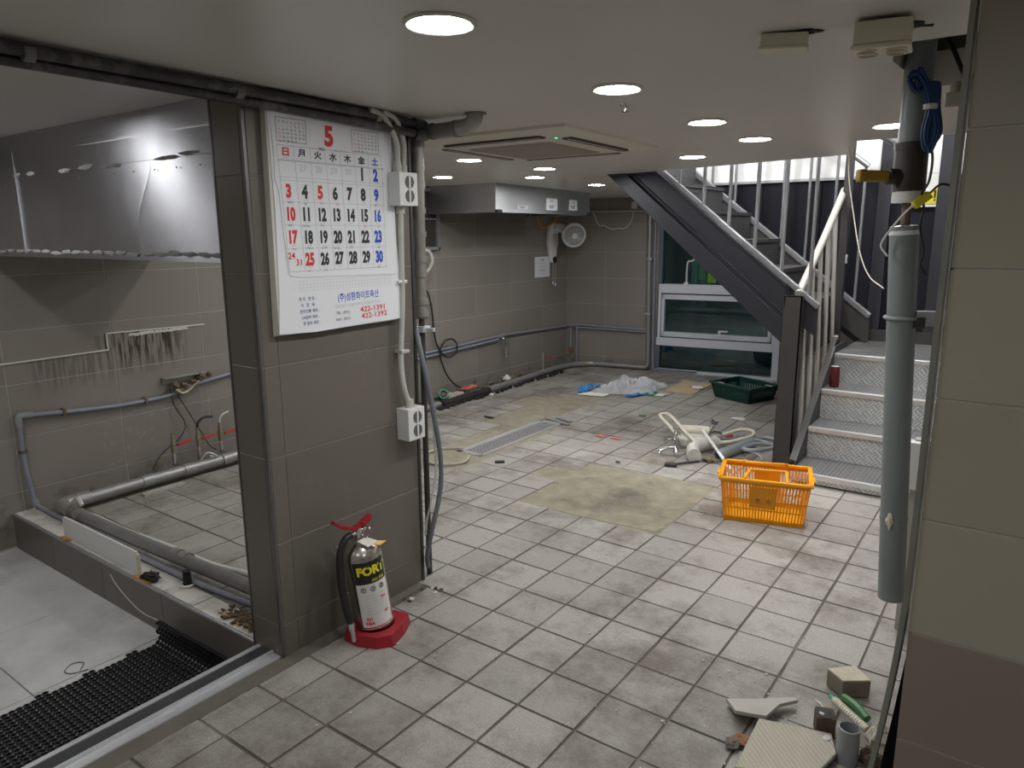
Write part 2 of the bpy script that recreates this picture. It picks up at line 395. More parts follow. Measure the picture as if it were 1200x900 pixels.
def wloc(o):
    l = Vector((0, 0, 0))
    while o is not None: l = l+o.location; o = o.parent
    return l
def build(mb, name, m, parent=None, smooth=False, bevel=0, seg=2, local=False):
    """local=False: vertices are world coordinates; local=True: they are in the parent's frame."""
    if parent is not None:
        off = Vector((0, 0, 0)) if local else wloc(parent); loc = Vector((0, 0, 0))
    else:
        lo = [min(v[i] for v in mb.v) for i in range(3)]; hi = [max(v[i] for v in mb.v) for i in range(3)]
        off = loc = Vector(((lo[0]+hi[0])/2, (lo[1]+hi[1])/2, lo[2]))
    o = bpy.data.objects.new(name, mb.mesh(name, m, smooth, bevel, seg, off)); COL.objects.link(o)
    o.location = loc
    if parent is not None: o.parent = parent
    return o
def tag(o, label, cat, group=None, kind=None):
    if label: o['label'] = label
    if cat: o['category'] = cat
    if group: o['group'] = group
    if kind: o['kind'] = kind
    return o
def thing(name, label, cat, loc=(0, 0, 0), rot=(0, 0, 0), group=None):
    o = bpy.data.objects.new(name, None); o.empty_display_size = .05; COL.objects.link(o); o.location = loc; o.rotation_euler = rot
    return tag(o, label, cat, group)
def struct(o): o['kind'] = 'structure'; return o
_TEXTS = []
def text(name, s, size, m, parent, fn, bold=0.0, align='CENTER', sx=1.0, height=None):
    """fn maps text-plane (x,y) to the parent's frame; glyphs are scaled to this height. Meshes are made by flush_text()."""
    _TEXTS.append((name, s, m, parent, fn, round(bold, 3), sx, height or size))
def flush_text():
    done = {}
    for bold in sorted({t[5] for t in _TEXTS}):
        strs = sorted({t[1] for t in _TEXTS if t[5] == bold})
        c = bpy.data.curves.new('lettering', 'FONT'); c.body = '\n'.join(strs); c.size = 1.0; c.offset = bold; c.align_x = 'CENTER'; c.align_y = 'TOP_BASELINE'
        c.resolution_u = 3; c.space_line = 2.0
        o = bpy.data.objects.new('lettering', c); me = bpy.data.meshes.new_from_object(o)
        per = {i: ([], [], {}) for i in range(len(strs))}
        for p in me.polygons:
            i = min(len(strs)-1, max(0, int(math.floor(.5+(.35-sum(me.vertices[v].co.y for v in p.vertices)/len(p.vertices))/2.0))))
            vs, fs, idx = per[i]; f_ = []
            for v in p.vertices:
                if v not in idx: idx[v] = len(vs); vs.append(me.vertices[v].co.copy())
                f_.append(idx[v])
            fs.append(f_)
        for i, st in enumerate(strs): done[(st, bold)] = per[i][:2]
        bpy.data.meshes.remove(me); bpy.data.objects.remove(o); bpy.data.curves.remove(c)
    for name, s, m, parent, fn, bold, sx, h in _TEXTS:
        vs, fs = done[(s, bold)]
        if not vs: continue
        y0, y1 = min(v.y for v in vs), max(v.y for v in vs); k = h/max(1e-6, y1-y0); ym = (y0+y1)/2
        me = bpy.data.meshes.new(name); me.from_pydata([Vector(fn(v.x*k*sx, (v.y-ym)*k)) for v in vs], [], fs); me.materials.append(MATS[m])
        ob = bpy.data.objects.new(name, me); COL.objects.link(ob); ob.parent = parent
def cz(y): return 1.925-.012*y

# ================================================================== SETTING
_CACHE = {}
def slab(name, m, sx, sy, sz, bevel=.0012):
    k = (name, m, round(sx, 3), round(sy, 3), round(sz, 3))
    if k not in _CACHE:
        mb = MB(); mb.cbox((0, 0, 0), (sx, sy, sz)); _CACHE[k] = mb.mesh(name, m, bevel=bevel, seg=1)
    return _CACHE[k]
def piece(name, me, parent, loc, rot=(0, 0, 0)):
    o = bpy.data.objects.new(name, me); COL.objects.link(o); o.parent = parent
    o.location = Vector(loc)-wloc(parent); o.rotation_euler = rot; return o

# ---- main floor
mb = MB(); mb.prism([(-2.04, -1.6, -.25), (1.6, -1.6, -.25), (1.6, 8.0, -.25), (-4.5, 8.0, -.25), (-4.5, 1.40, -.25), (-2.04, 1.40, -.25)], (0, 0, .246))
floor = struct(build(mb, 'floor', 'grout'))
def inpoly(x, y, P):
    r = False
    for i in range(len(P)):
        (x0, y0), (x1, y1) = P[i-1], P[i]
        if (y0 > y) != (y1 > y) and x < (x1-x0)*(y-y0)/(y1-y0)+x0: r = not r
    return r
PATCH1 = [(-2.19, 3.13), (-2.20, 3.50), (-2.39, 3.52), (-2.40, 3.84), (-1.88, 4.0), (-1.43, 3.97), (-1.40, 3.60), (-1.42, 3.17), (-1.8, 3.14)]
PATCH2 = [(-3.36, 3.44), (-2.83, 3.25), (-2.80, 3.65), (-2.92, 3.70), (-2.92, 4.62), (-3.05, 5.02), (-3.02, 5.82), (-3.52, 5.72), (-3.70, 5.10), (-3.45, 4.6), (-3.36, 4.4)]
GRATE = (-3.135, -2.925, 3.66, 4.69)
_ci = cam.matrix_world.inverted()
def vis(p, pad=40):
    q = _ci @ Vector(p)
    if q.z > -.05: return False
    x = 600+F_PX*q.x/-q.z; y = 450-F_PX*q.y/-q.z
    return -pad < x < 1200+pad and -pad < y < 900+pad
tiles = []; gaps = []
for i in range(-12, 18):
    for j in range(-18, 32):
        x0, x1 = i*TP+GX, (i+1)*TP+GX; y0, y1 = j*TP+GY, (j+1)*TP+GY
        cx, cy = (x0+x1)/2, (y0+y1)/2
        if cx < -4.36 or cx > 1.55 or cy < -1.55: continue
        if cy > 7.05+.14*(cx+4.33)+.05 and cx < -1.0: continue
        if cy < 1.39 and cx < -2.04: continue
        if x0 < -1.965 and cy < 2.15 and cx > -2.05: x0 = -1.965
        if -2.20 < cx < -2.02 and 1.35 < cy < 2.12: continue
        if inpoly(cx, cy, PATCH1) or inpoly(cx, cy, PATCH2): gaps.append((x0, x1, y0, y1)); continue
        if GRATE[0]-.02 < cx < GRATE[1]+.02 and GRATE[2] < cy < GRATE[3]: continue
        if x0 < -2.2 and y0 < 1.50 and y1 > 1.50 and cx < -2.2: y0 = 1.50
        if cy < 1.5 and cx < -2.2: continue
        if x1-x0 < .04 or y1-y0 < .03: continue
        x1 = min(x1, 1.58); tiles.append((x0, x1, y0, y1))
near = sorted([t for t in tiles if vis(((t[0]+t[1])/2, (t[2]+t[3])/2, 0))], key=lambda t: math.hypot((t[0]+t[1])/2, (t[2]+t[3])/2))[:300]
near_s = set(near); G = .0042
for (x0, x1, y0, y1) in near:
    me = slab('floor_tile', 'floor_tile', x1-x0-2*G, y1-y0-2*G, .012)
    piece('floor_tile', me, floor, ((x0+x1)/2+random.uniform(-.0014, .0014), (y0+y1)/2+random.uniform(-.0014, .0014), -.006+random.uniform(-.0012, .0008)),
          (random.uniform(-.004, .004), random.uniform(-.004, .004), random.uniform(-.005, .005)))
mb = MB()
for t in tiles:
    if t in near_s: continue
    x0, x1, y0, y1 = t; mb.cbox(((x0+x1)/2, (y0+y1)/2, -.006+random.uniform(-.001, .0008)), (x1-x0-2*G, y1-y0-2*G, .012), random.uniform(-.005, .005))
o = build(mb, 'floor_tile_field', 'floor_tile', floor); o['kind'] = 'stuff'
def patch(name, P, z0, z1, seed, m='mortar'):
    mb = MB(); pts = []
    for i in range(len(P)):
        a = Vector((*P[i-1], 0)); b_ = Vector((*P[i], 0)); n = max(2, int((b_-a).length/.04))
        for k in range(n):
            p = a.lerp(b_, k/n); pts.append((p.x+.010*mnoise.noise(p*17+Vector((seed, 0, 0))), p.y+.010*mnoise.noise(p*17+Vector((0, seed, 0))), z0))
    mb.prism(pts, (0, 0, z1-z0)); return build(mb, name, m, floor)
mb = MB()
for (x0, x1, y0, y1) in gaps: mb.box(x0, x1, y0, y1, -.02, -.0035)
build(mb, 'mortar_bed', 'mortar', floor)
patch('mortar_patch', PATCH1, -.02, -.0015, 1)
patch('mortar_patch', PATCH2, -.02, -.002, 5)
patch('cement_strip', [(-2.045, -1.6), (-1.962, -1.6), (-1.962, 1.50), (-1.99, 2.14), (-2.03, 2.14), (-2.03, 1.39)], -.02, -.0006, 9, 'cement_edge')
patch('cement_strip', [(-4.36, 3.0), (-4.22, 3.0), (-4.2, 6.4), (-4.2, 7.06), (-4.36, 7.06)], -.02, .006, 11, 'cement_edge')

# ---- sunken entry floor
mb = MB(); mb.box(-4.5, -2.04, -1.6, 1.40, -.30, -.196)
entry = struct(build(mb, 'floor_entry', 'entry_grout'))
xs = [-4.58, -4.0, -3.42, -2.84, -2.20]; ys = [-1.6, -.89, -.30, .295, .885, 1.40]
for a in range(4):
    for b_ in range(5):
        x0, x1, y0, y1 = max(xs[a], -4.45), xs[a+1], ys[b_], ys[b_+1]
        piece('floor_tile', slab('entry_tile', 'entry_tile', x1-x0-.004, y1-y0-.004, .012), entry, ((x0+x1)/2, (y0+y1)/2, -.196+random.uniform(0, .001)))

# ---- walls
ZJ = [-.18, .115, .41, .70, .985, 1.27, 1.565, 1.90]
mb = MB(); mb.box(-4.56, -4.350, -1.6, 7.35, -.3, 2.0)
wl = struct(build(mb, 'wall_left', 'wall_grout'))
yj = [-1.6]+[4.845+.565*k for k in range(-9, 5)]
for a in range(len(yj)-1):
    for k in range(len(ZJ)-1):
        y0, y1, z0, z1 = yj[a], min(yj[a+1], 7.06), ZJ[k], ZJ[k+1]
        if y1 < .1: continue
        piece('wall_tile', slab('wall_tile', 'wall_tile', .012, y1-y0-.0035, z1-z0-.0035), wl, (-4.354+random.uniform(-.0006, .0006), (y0+y1)/2, (z0+z1)/2))
BACK = Matrix.Translation((-4.33, 7.05, 0)) @ Matrix.Rotation(math.atan(.14), 4, 'Z')
def bk(u, z, off=0.0): return BACK @ Vector((u, -off, z))      # point on the rear wall; off = towards the room
BANG = math.atan(.14)
mb = MB()
for (u0, u1, z0, z1) in ((-.05, 1.04, -.3, 2.0), (2.31, 3.45, -.3, 2.0), (1.04, 2.31, 1.72, 2.0), (1.04, 2.31, -.3, 0.0)):
    mb.hexa([bk(u0, z0, -.0005), bk(u1, z0, -.0005), bk(u1, z0, -.2), bk(u0, z0, -.2), bk(u0, z1, -.0005), bk(u1, z1, -.0005), bk(u1, z1, -.2), bk(u0, z1, -.2)])
wb = struct(build(mb, 'wall_back', 'wall_grout'))
uj = [-.02, .44, .95]
for a in range(2):
    for k in range(len(ZJ)-1):
        u0, u1, z0, z1 = uj[a], uj[a+1], ZJ[k], ZJ[k+1]
        if z1 < .1: continue
        p = bk((u0+u1)/2, (z0+z1)/2, -.004)
        piece('wall_tile', slab('back_tile', 'wall_tile', u1-u0-.0035, .012, z1-z0-.0035), wb, p, (0, 0, BANG))
for u0, u1 in ((.95, 1.04), (2.31, 3.4)):
    for k in range(len(ZJ)-1):
        if ZJ[k+1] < .1: continue
        piece('wall_tile', slab('back_tile', 'wall_tile', u1-u0-.0035, .012, ZJ[k+1]-ZJ[k]-.0035), wb, bk((u0+u1)/2, (ZJ[k]+ZJ[k+1])/2, -.004), (0, 0, BANG))
# pillar stub between the entry and the kitchen
PX0, PX1, PY0, PY1 = -2.19, -2.022, 1.392, 2.11
mb = MB(); mb.box(PX0+.002, PX1-.002, PY0+.002, PY1, -.2, 1.93)
pil = struct(build(mb, 'wall_pillar', 'pillar_grout'))
PJ = [-.02, .12, .425, .732, 1.043, 1.348, 1.652, 1.905]
for k in range(len(PJ)-1):
    z0, z1 = PJ[k], PJ[k+1]; zc = (z0+z1)/2; h = z1-z0-.003
    for y0, y1 in ((PY0+.012, 1.462), (1.462, PY1)):
        piece('wall_tile', slab('pillar_tile', 'pillar_tile', .012, y1-y0-.002, h), pil, (PX1-.006+random.uniform(0, .0006), (y0+y1)/2, zc))
    piece('wall_tile', slab('pillar_tile', 'pillar_tile', PX1-PX0-.026, .012, h), pil, ((PX0+PX1)/2-.006, PY0+.006, zc))
    piece('wall_tile', slab('pillar_tile', 'pillar_tile', .012, PY1-PY0, h), pil, (PX0+.006, (PY0+PY1)/2+.012, zc))
mb = MB(); mb.box(PX1-.010, PX1+.0025, PY0-.0025, PY0+.008, 0, 1.9); build(mb, 'corner_trim', 'trim_dark', pil, bevel=.001)
mb = MB(); mb.box(PX0-.002, PX0+.006, PY0-.002, PY0+.006, 0, 1.9); build(mb, 'corner_trim', 'trim_dark', pil, bevel=.001)
mb = MB(); mb.box(PX1-.03, PX1+.004, PY1, PY1+.014, 0, 1.9); build(mb, 'end_trim', 'stair_post', pil)
# right-hand column near the camera
CX, CY = -.136, 1.55
mb = MB(); mb.box(CX+.004, .75, CY+.0025, 1.86, -.2, 1.93)
colr = struct(build(mb, 'wall_right_column', 'wall_grout'))
SP = .2428; zz = [-.05]+[.4285+SP*k for k in range(-1, 8)]
for k in range(len(zz)-1):
    z0, z1 = zz[k], min(zz[k+1], 1.905); m_ = 'column_tile_brown' if z1 < .68 else 'column_tile'
    piece('wall_tile', slab('column_tile', m_, .42, .012, z1-z0-.003), colr, (CX+.21, CY+.006, (z0+z1)/2))
    piece('wall_tile', slab('column_tile', m_, .45, .012, z1-z0-.003), colr, (CX+.21+.438, CY+.006, (z0+z1)/2))
# metal edge strip of the column, sprung loose near the floor
mb = MB(); pts = [(0, 1.93), (0, 1.2), (0, .8), (-.006, .62), (-.022, .42), (-.040, .25), (-.048, .1), (-.05, .003)]
P = smooth_path([(CX-.010+a, 0, z_) for a, z_ in pts], 5)
for i in range(len(P)-1):
    a, b_ = P[i], P[i+1]
    mb.hexa([(a.x-.006, CY-.004, a.z), (a.x+.004, CY-.004, a.z), (a.x+.004, CY+.060, a.z), (a.x-.006, CY+.060, a.z), (b_.x-.006, CY-.004, b_.z), (b_.x+.004, CY-.004, b_.z), (b_.x+.004, CY+.060, b_.z), (b_.x-.006, CY+.060, b_.z)])
build(mb, 'edge_strip', 'strip_metal', colr, smooth=True)
mb = MB()
for a, b_ in zip(P, P[1:]):
    if a.z < .30: mb.hexa([(a.x-.008, CY-.006, a.z), (a.x-.003, CY-.006, a.z), (a.x-.003, CY+.050, a.z), (a.x-.008, CY+.050, a.z), (b_.x-.008, CY-.006, b_.z), (b_.x-.003, CY-.006, b_.z), (b_.x-.003, CY+.050, b_.z), (b_.x-.008, CY+.050, b_.z)])
build(mb, 'green_film', 'green_strip', colr)
mb = MB(); mb.prism([(CX-.045, CY+.056, 0), (CX-.038, CY+.056, .22), (CX-.016, CY+.056, .45), (CX+.003, CY+.056, .68), (CX+.003, CY+.056, 0)], (0, .2, 0)); build(mb, 'dark_gap_fill', 'dark_void', colr)  # dark fill that paints the gap behind the loose strip black
# rear / side walls that close the room behind the camera
mb = MB(); mb.box(-4.5, 1.8, -1.75, -1.6, -.3, 2.0); struct(build(mb, 'wall_front', 'plain_wall'))
mb = MB(); mb.box(1.58, 1.75, -1.6, 8.0, -.3, 3.4); struct(build(mb, 'wall_right', 'plain_wall'))

# ---- ceiling (slightly out of level), open over the stairs and broken out beside the drain pipe
mb = MB()
P = [(-4.5, -1.7), (1.7, -1.7), (1.7, 2.02), (-.345, 2.02), (-.375, 2.2), (-.36, 2.45), (-.33, 2.62), (1.7, 2.62), (1.7, 3.78), (-.77, 3.78), (-.89, 4.335), (-2.60, 4.705), (-2.60, 8.0), (-4.5, 8.0)]
mb.prism([(x, y, cz(y)) for x, y in P], (0, 0, .10)); ceil = struct(build(mb, 'ceiling', 'ceiling_paint'))
mb = MB(); mb.box(-.6, 1.7, 1.9, 2.75, 2.28, 2.32); build(mb, 'soffit', 'dark_void', ceil)
mb = MB(); mb.box(-.6, 1.6, 1.88, 1.9, 2.0, 2.3); mb.box(-.6, 1.6, 2.72, 2.74, 2.0, 2.3); mb.box(-.62, -.6, 1.88, 2.74, 2.0, 2.3); build(mb, 'soffit_side', 'plain_wall', ceil)

# ---- stairwell wall: navy cladding panels, white above
SWY = 6.10
mb = MB(); mb.prism([(-3.0, SWY, 2.02), (-3.0, SWY, 2.3), (1.58, SWY, 2.3), (1.58, SWY, 0), (-.98, SWY, 0), (-.98, SWY, .52)], (0, .08, 0))
sw = struct(build(mb, 'wall_stairwell', 'dark_void'))
xs = [-2.9, -2.35, -1.9, -1.45, -1.0, -.55, -.1, .35]
def low(x): return max(0.0, .52+(2.02-.52)*(-.98-x)/(2.02)) if x < -.98 else 0.0
for a in range(len(xs)-1):
    x0, x1 = xs[a]+.003, xs[a+1]-.003; mb = MB()
    if low(x0) > 1.86: continue
    mb.prism([(x0, SWY-.012, low(x0)), (x0, SWY-.012, 1.865), (x1, SWY-.012, 1.865), (x1, SWY-.012, min(low(x1), 1.86))], (0, .012, 0)); build(mb, 'cladding_panel', 'navy_cladding', sw, bevel=.002, seg=1)
mb = MB(); mb.box(-3.0, 1.58, SWY-.014, SWY, 1.87, 3.3); build(mb, 'white_band', 'white_wall', sw)
mb = MB(); mb.box(-3.0, 1.58, SWY-.03, SWY-.012, 1.855, 1.875); build(mb, 'band_trim', 'alu_dull', sw)
mb = MB(); mb.box(-2.75, -2.6, 4.3, 6.1, 1.98, 3.3); mb.box(-2.7, 1.6, 3.55, 3.7, 2.0, 3.3); struct(build(mb, 'wall_upper', 'white_wall'))
mb = MB(); mb.box(-2.75, 1.7, 3.55, 6.2, 3.3, 3.36); struct(build(mb, 'ceiling_upper', 'white_wall'))

# ---- curb of the sunken entry
mb = MB(); mb.box(-4.36, -2.19, 1.398, 1.50, -.2, -.004)
curb = struct(build(mb, 'wall_curb', 'dark_grout'))
xs = [-4.36, -3.88, -3.36, -2.84, -2.19]
for a in range(4):
    piece('curb_tile', slab('curb_tile', 'curb_tile', xs[a+1]-xs[a]-.003, .010, .20), curb, ((xs[a]+xs[a+1])/2, 1.396, -.095))
    n = 3
    for k in range(n):
        x0 = xs[a]+(xs[a+1]-xs[a])*k/n; x1 = xs[a]+(xs[a+1]-xs[a])*(k+1)/n
        piece('cap_tile', slab('cap_tile', 'white_ceramic', x1-x0-.004, .096, .010), curb, ((x0+x1)/2, 1.452, .001+random.uniform(-.001, .001)))
mb = MB(); mb.box(-4.36, -2.19, 1.388, 1.398, -.002, .009); build(mb, 'edge_trim', 'alu_dull', curb, bevel=.002)

# ---- sliding-door sill between entry and hall
y0, y1 = -1.6, 1.39
mb = MB(); mb.box(-2.16, -2.05, y0, y1, -.2, -.004); sill = struct(build(mb, 'trim_1', 'alu_dull'))
mb = MB(); mb.box(-2.165, -2.145, y0, y1, -.02, .008); build(mb, 'sill_rail', 'aluminium', sill, bevel=.002)
mb = MB(); mb.box(-2.144, -2.083, y0, y1, -.01, .004); build(mb, 'sill_rubber', 'threshold_rubber', sill)
mb = MB(); mb.box(-2.082, -2.070, y0, y1, -.01, .014); build(mb, 'sill_rail', 'aluminium', sill, bevel=.003)
mb = MB(); mb.box(-2.069, -2.030, y0, y1, -.02, .006); build(mb, 'sill_rail', 'aluminium', sill, bevel=.002)

# ---- window in the rear wall
win = struct(bpy.data.objects.new('window_1', None)); COL.objects.link(win); win.location = bk(1.04, 0)
def wbox(u0, u1, z0, z1, o0, o1, mbx=None):
    m_ = mbx or MB()
    return m_.hexa([bk(u0, z0, o1), bk(u1, z0, o1), bk(u1, z0, o0), bk(u0, z0, o0), bk(u0, z1, o1), bk(u1, z1, o1), bk(u1, z1, o0), bk(u0, z1, o0)])
build(wbox(1.04, 1.085, 0, 1.72, -.08, .01), 'jamb', 'window_jamb_dark', win, bevel=.003)
build(wbox(2.245, 2.31, 0, 1.72, -.08, .012), 'jamb', 'window_frame', win, bevel=.003)
build(wbox(1.04, 2.31, -.01, .022, -.08, .02), 'sill', 'window_frame', win, bevel=.003)
build(wbox(1.055, 2.25, .845, .94, -.07, .014), 'transom', 'window_frame', win, bevel=.004)
build(wbox(1.045, 2.25, .285, .372, -.07, .014), 'transom', 'window_frame', win, bevel=.004)
mb = MB(); wbox(1.055, 1.085, .372, .845, -.05, .012, mb); wbox(2.225, 2.25, .372, .845, -.05, .012, mb); build(mb, 'frame_post', 'window_frame', win, bevel=.003)
sash = wbox(1.095, 1.125, .385, .832, -.05, .024); wbox(2.19, 2.222, .385, .832, -.05, .024, sash); wbox(1.095, 2.222, .782, .832, -.05, .024, sash); wbox(1.095, 2.222, .385, .432, -.05, .024, sash)
sash = build(sash, 'sash', 'window_frame', win, bevel=.003)
for (z0, z1, o_) in ((.022, .285, -.03), (.94, 1.72, -.03)):
    build(wbox(1.085, 2.245, z0, z1, o_-.004, o_), 'pane', 'window_glass', win)
build(wbox(1.125, 2.19, .432, .782, -.03, -.026), 'pane', 'window_glass', sash)
mb = MB(); wbox(1.66, 1.79, .415, .437, .024, .034, mb); wbox(1.705, 1.73, .437, .475, .024, .045, mb); wbox(1.705, 1.80, .462, .48, .03, .048, mb)
build(mb, 'handle', 'white_metal', sash, bevel=.003)
# dark yard beyond the glass
mb = MB(); wbox(.7, 3.2, -.2, 2.0, -.95, -.9, mb); struct(build(mb, 'wall_yard', 'outside_dark'))
mb = MB(); wbox(.9, 3.2, -.1, -.02, -.9, -.2, mb); struct(build(mb, 'floor_yard', 'outside_dark'))

# ================================================================== LIGHTS
def downlight(x, y, label, r=.066, group='round ceiling downlights'):
    z_ = cz(y); t = thing('downlight', label, 'light', (x, y, z_), (-.012, 0, 0), group)
    mb = MB(); mb.lathe([(r*1.18, .004), (r*1.20, -.003), (r*1.10, -.008), (r, -.006), (r, .004)], 32); build(mb, 'trim_ring', 'lamp_trim', t, smooth=True, local=True)
    mb = MB(); mb.lathe([(0.0, -.0075), (r*.6, -.007), (r*.995, -.005)], 32); build(mb, 'diffuser', 'lamp_light', t, local=True)
    return t
for x, y, lab in ((-1.10, 1.26, 'largest round downlight, nearest the camera above the calendar pillar'),
        (-1.11, 2.08, 'round downlight beside the small ceiling sensor, second nearest'), (-1.12, 2.84, 'round downlight right of the air conditioner'),
        (-1.12, 3.42, 'round downlight furthest along the row right of the air conditioner'), (-1.62, 3.92, 'round downlight just above the end of the stair opening'),
        (-.55, 3.35, 'round downlight partly hidden behind the upright drain pipe'), (-2.72, 3.34, 'round downlight directly under the left of the air conditioner panel'),
        (-3.58, 4.09, 'leftmost small downlight above the stainless hood'), (-2.64, 4.0, 'bright downlight just beyond the air conditioner panel'),
        (-3.04, 4.48, 'small downlight above the front of the stainless hood'), (-3.03, 5.36, 'small downlight left of the top of the stair stringer'),
        (-2.75, 6.25, 'added round downlight near the rear window, unseen behind the stair stringer'),  # unseen lamp added to brighten the far end of the room
        (-1.1, -.6, 'round downlight behind the camera position, out of view'),
        (.45, .3, 'round downlight right of the camera, out of view'), (-3.5, .93, 'round downlight over the sunken entry, far one'), (-2.9, -.7, 'round downlight over the sunken entry, near one'),
        (-3.3, 2.75, 'round downlight over the drained wash area, hidden by the pillar')):
    downlight(x, y, lab)
for x, lab in ((-.7, 'flat round light over the landing on the upper ceiling, out of view'), (-1.9, 'added flat round light over the upper flight, out of view')):  # the one over the upper flight is added to brighten the far floor
    t = thing('stairwell_light', lab, 'light', (x, 4.9, 3.3), group='upper stairwell lights')
    mb = MB(); mb.lathe([(.20, 0), (.20, -.04), (.19, -.045), (.18, -.03)], 32); build(mb, 'light_ring', 'lamp_trim', t, smooth=True, local=True)
    mb = MB(); mb.lathe([(0.0, -.043), (.18, -.038)], 32); build(mb, 'diffuser', 'lamp_light', t, local=True)

# ================================================================== STAIRCASE
ST = thing('staircase', 'dark steel staircase with tread-plate risers and grey tube railings', 'staircase', (-1.1, 4.9, 0))
HZ = [.07, .265, .46, .655]; YS = [4.33, 4.68, 4.95, 5.25, 6.09]; XA, XB = -1.085, .30
for k in range(4):
    y0, y1 = YS[k], YS[k+1]
    mb = MB(); mb.box(XA, XB, y0+.004, y1+.03, HZ[k]-.028, HZ[k]); tr_ = build(mb, 'tread', 'tread_worn', ST)
    mb = MB(); mb.box(XA, XB, y0-.018, y0+.010, HZ[k]-.030, HZ[k]+.004); build(mb, 'nosing', 'nosing', tr_, bevel=.006)
    if k: 
        mb = MB(); mb.box(XA, XB, y0, y0+.012, HZ[k-1], HZ[k]-.028); build(mb, 'riser', 'riser_plate', ST)
    else:
        mb = MB(); mb.box(XA, XB, y0+.004, y0+.016, HZ[0]-.06, HZ[0]-.028); build(mb, 'riser', 'riser_plate', ST)
# closed side plate of the lower flight and its edge angle
mb = MB(); mb.prism([(-1.10, 4.44, .0), (-1.10, 4.44, .10), (-1.10, 5.26, .70), (-1.10, 5.62, .70), (-1.10, 5.62, 0)], (.014, 0, 0)); build(mb, 'side_plate', 'stair_post', ST)
mb = MB(); mb.bar((-1.125, 4.50, .075), (-1.125, 5.42, .735), .03, .03); build(mb, 'edge_angle', 'stair_post', ST)
# newel: folded channel post
mb = MB(); mb.box(-1.275, -1.165, 4.62, 4.632, 0, 1.085); mb.box(-1.177, -1.165, 4.62, 4.70, 0, 1.085); mb.box(-1.275, -1.263, 4.62, 4.70, 0, 1.085); mb.box(-1.275, -1.165, 4.62, 4.70, 1.075, 1.085)
build(mb, 'newel_post', 'stair_post', ST, bevel=.003)
# landing column
mb = MB(); mb.box(-1.185, -1.135, 5.56, 5.62, 0, 2.6); build(mb, 'landing_column', 'stair_post', ST, bevel=.004)
# lower-flight railing
def ylow(y): return .085+.74*(y-4.70)
mb = MB(); mb.bar((-1.15, 4.71, ylow(4.71)), (-1.15, 5.57, ylow(5.57)), .03, .032); build(mb, 'base_rail', 'rail_cream', ST, bevel=.006)
for y in (4.765, 4.93, 5.10, 5.27, 5.44):
    mb = MB(); mb.cyl((-1.15, y, ylow(y)), (-1.196, y+.005, (1.087+.652*(y-4.655)) if y < 5.1 else (1.377+.7115*(y-5.1))), .0145, n=12); build(mb, 'baluster', 'rail_cream', ST, smooth=True)
mb = MB(); mb.tube([(-1.20, 4.655, 1.095), (-1.195, 5.10, 1.385), (-1.19, 5.62, 1.755)], .0235, 14, k=4); build(mb, 'handrail', 'rail_cream', ST, smooth=True)
# upper flight: front stringer with a channel along its lower edge
def sb(x): return .81+.862*(-1.301-x)       # lower edge
def stp(x): return 1.195+.800*(-1.318-x)    # upper edge
SY = 4.655
def strip(x0, x1, lo0, hi0, lo1, hi1, y0, y1):
    return MB().prism([(x0, y0, lo0), (x1, y0, lo1), (x1, y0, hi1), (x0, y0, hi0)], (0, y1-y0, 0))
xa, xb = -2.53, -1.27
def band(f0, f1, x): a, b_ = sb(x), stp(x); return a+(b_-a)*f0, a+(b_-a)*f1
def strb(f0, f1, y0, y1, nm, m_='stair_paint', xa=xa, xb=xb):
    l0, h0 = band(f0, f1, xa); l1, h1 = band(f0, f1, xb); return build(strip(xa, xb, l0, h0, l1, h1, y0, y1), nm, m_, ST, bevel=.003)
strb(0, 1, SY, SY+.012, 'stringer')
strb(0, .40, SY-.035, SY, 'channel'); strb(.46, .50, SY-.014, SY, 'channel_lip'); strb(.93, 1.0, SY-.02, SY, 'stringer_lip')
l0, h0 = band(0, 1, -1.27); l1, h1 = band(0, 1, -1.09)
build(strip(-1.27, -1.09, l0+.18, h0, l1+.2, h1, SY+.04, SY+.052), 'stringer_end', 'stair_paint', ST)
mb = MB(); mb.bar((-2.75, SY+.02, stp(-2.75)+.015), (-1.08, SY+.02, stp(-1.08)+.015), .032, .036); build(mb, 'base_rail', 'rail_grey', ST, bevel=.006)
for k in range(-3, 5):
    x = -1.842+.175*(k+1) if False else -2.19+.1745*(k+3)
    if x > -1.05: continue
    mb = MB(); mb.cyl((x, SY+.02, stp(x)+.02), (x, SY+.02, stp(x)+.98), .0115, n=12); build(mb, 'baluster', 'rail_grey', ST, smooth=True)
mb = MB(); mb.tube([(-2.5, SY+.02, stp(-2.5)+.98), (-1.16, SY+.02, stp(-1.16)+.98)], .022, 12, k=1); build(mb, 'handrail', 'rail_grey', ST, smooth=True)
# upper flight: treads and risers
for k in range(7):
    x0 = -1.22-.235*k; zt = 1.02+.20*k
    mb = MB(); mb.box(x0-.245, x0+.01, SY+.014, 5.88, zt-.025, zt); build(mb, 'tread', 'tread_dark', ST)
    mb = MB(); mb.box(x0-.012, x0, SY+.014, 5.88, zt-.21 if k else .66, zt-.025); build(mb, 'riser', 'tread_dark', ST)
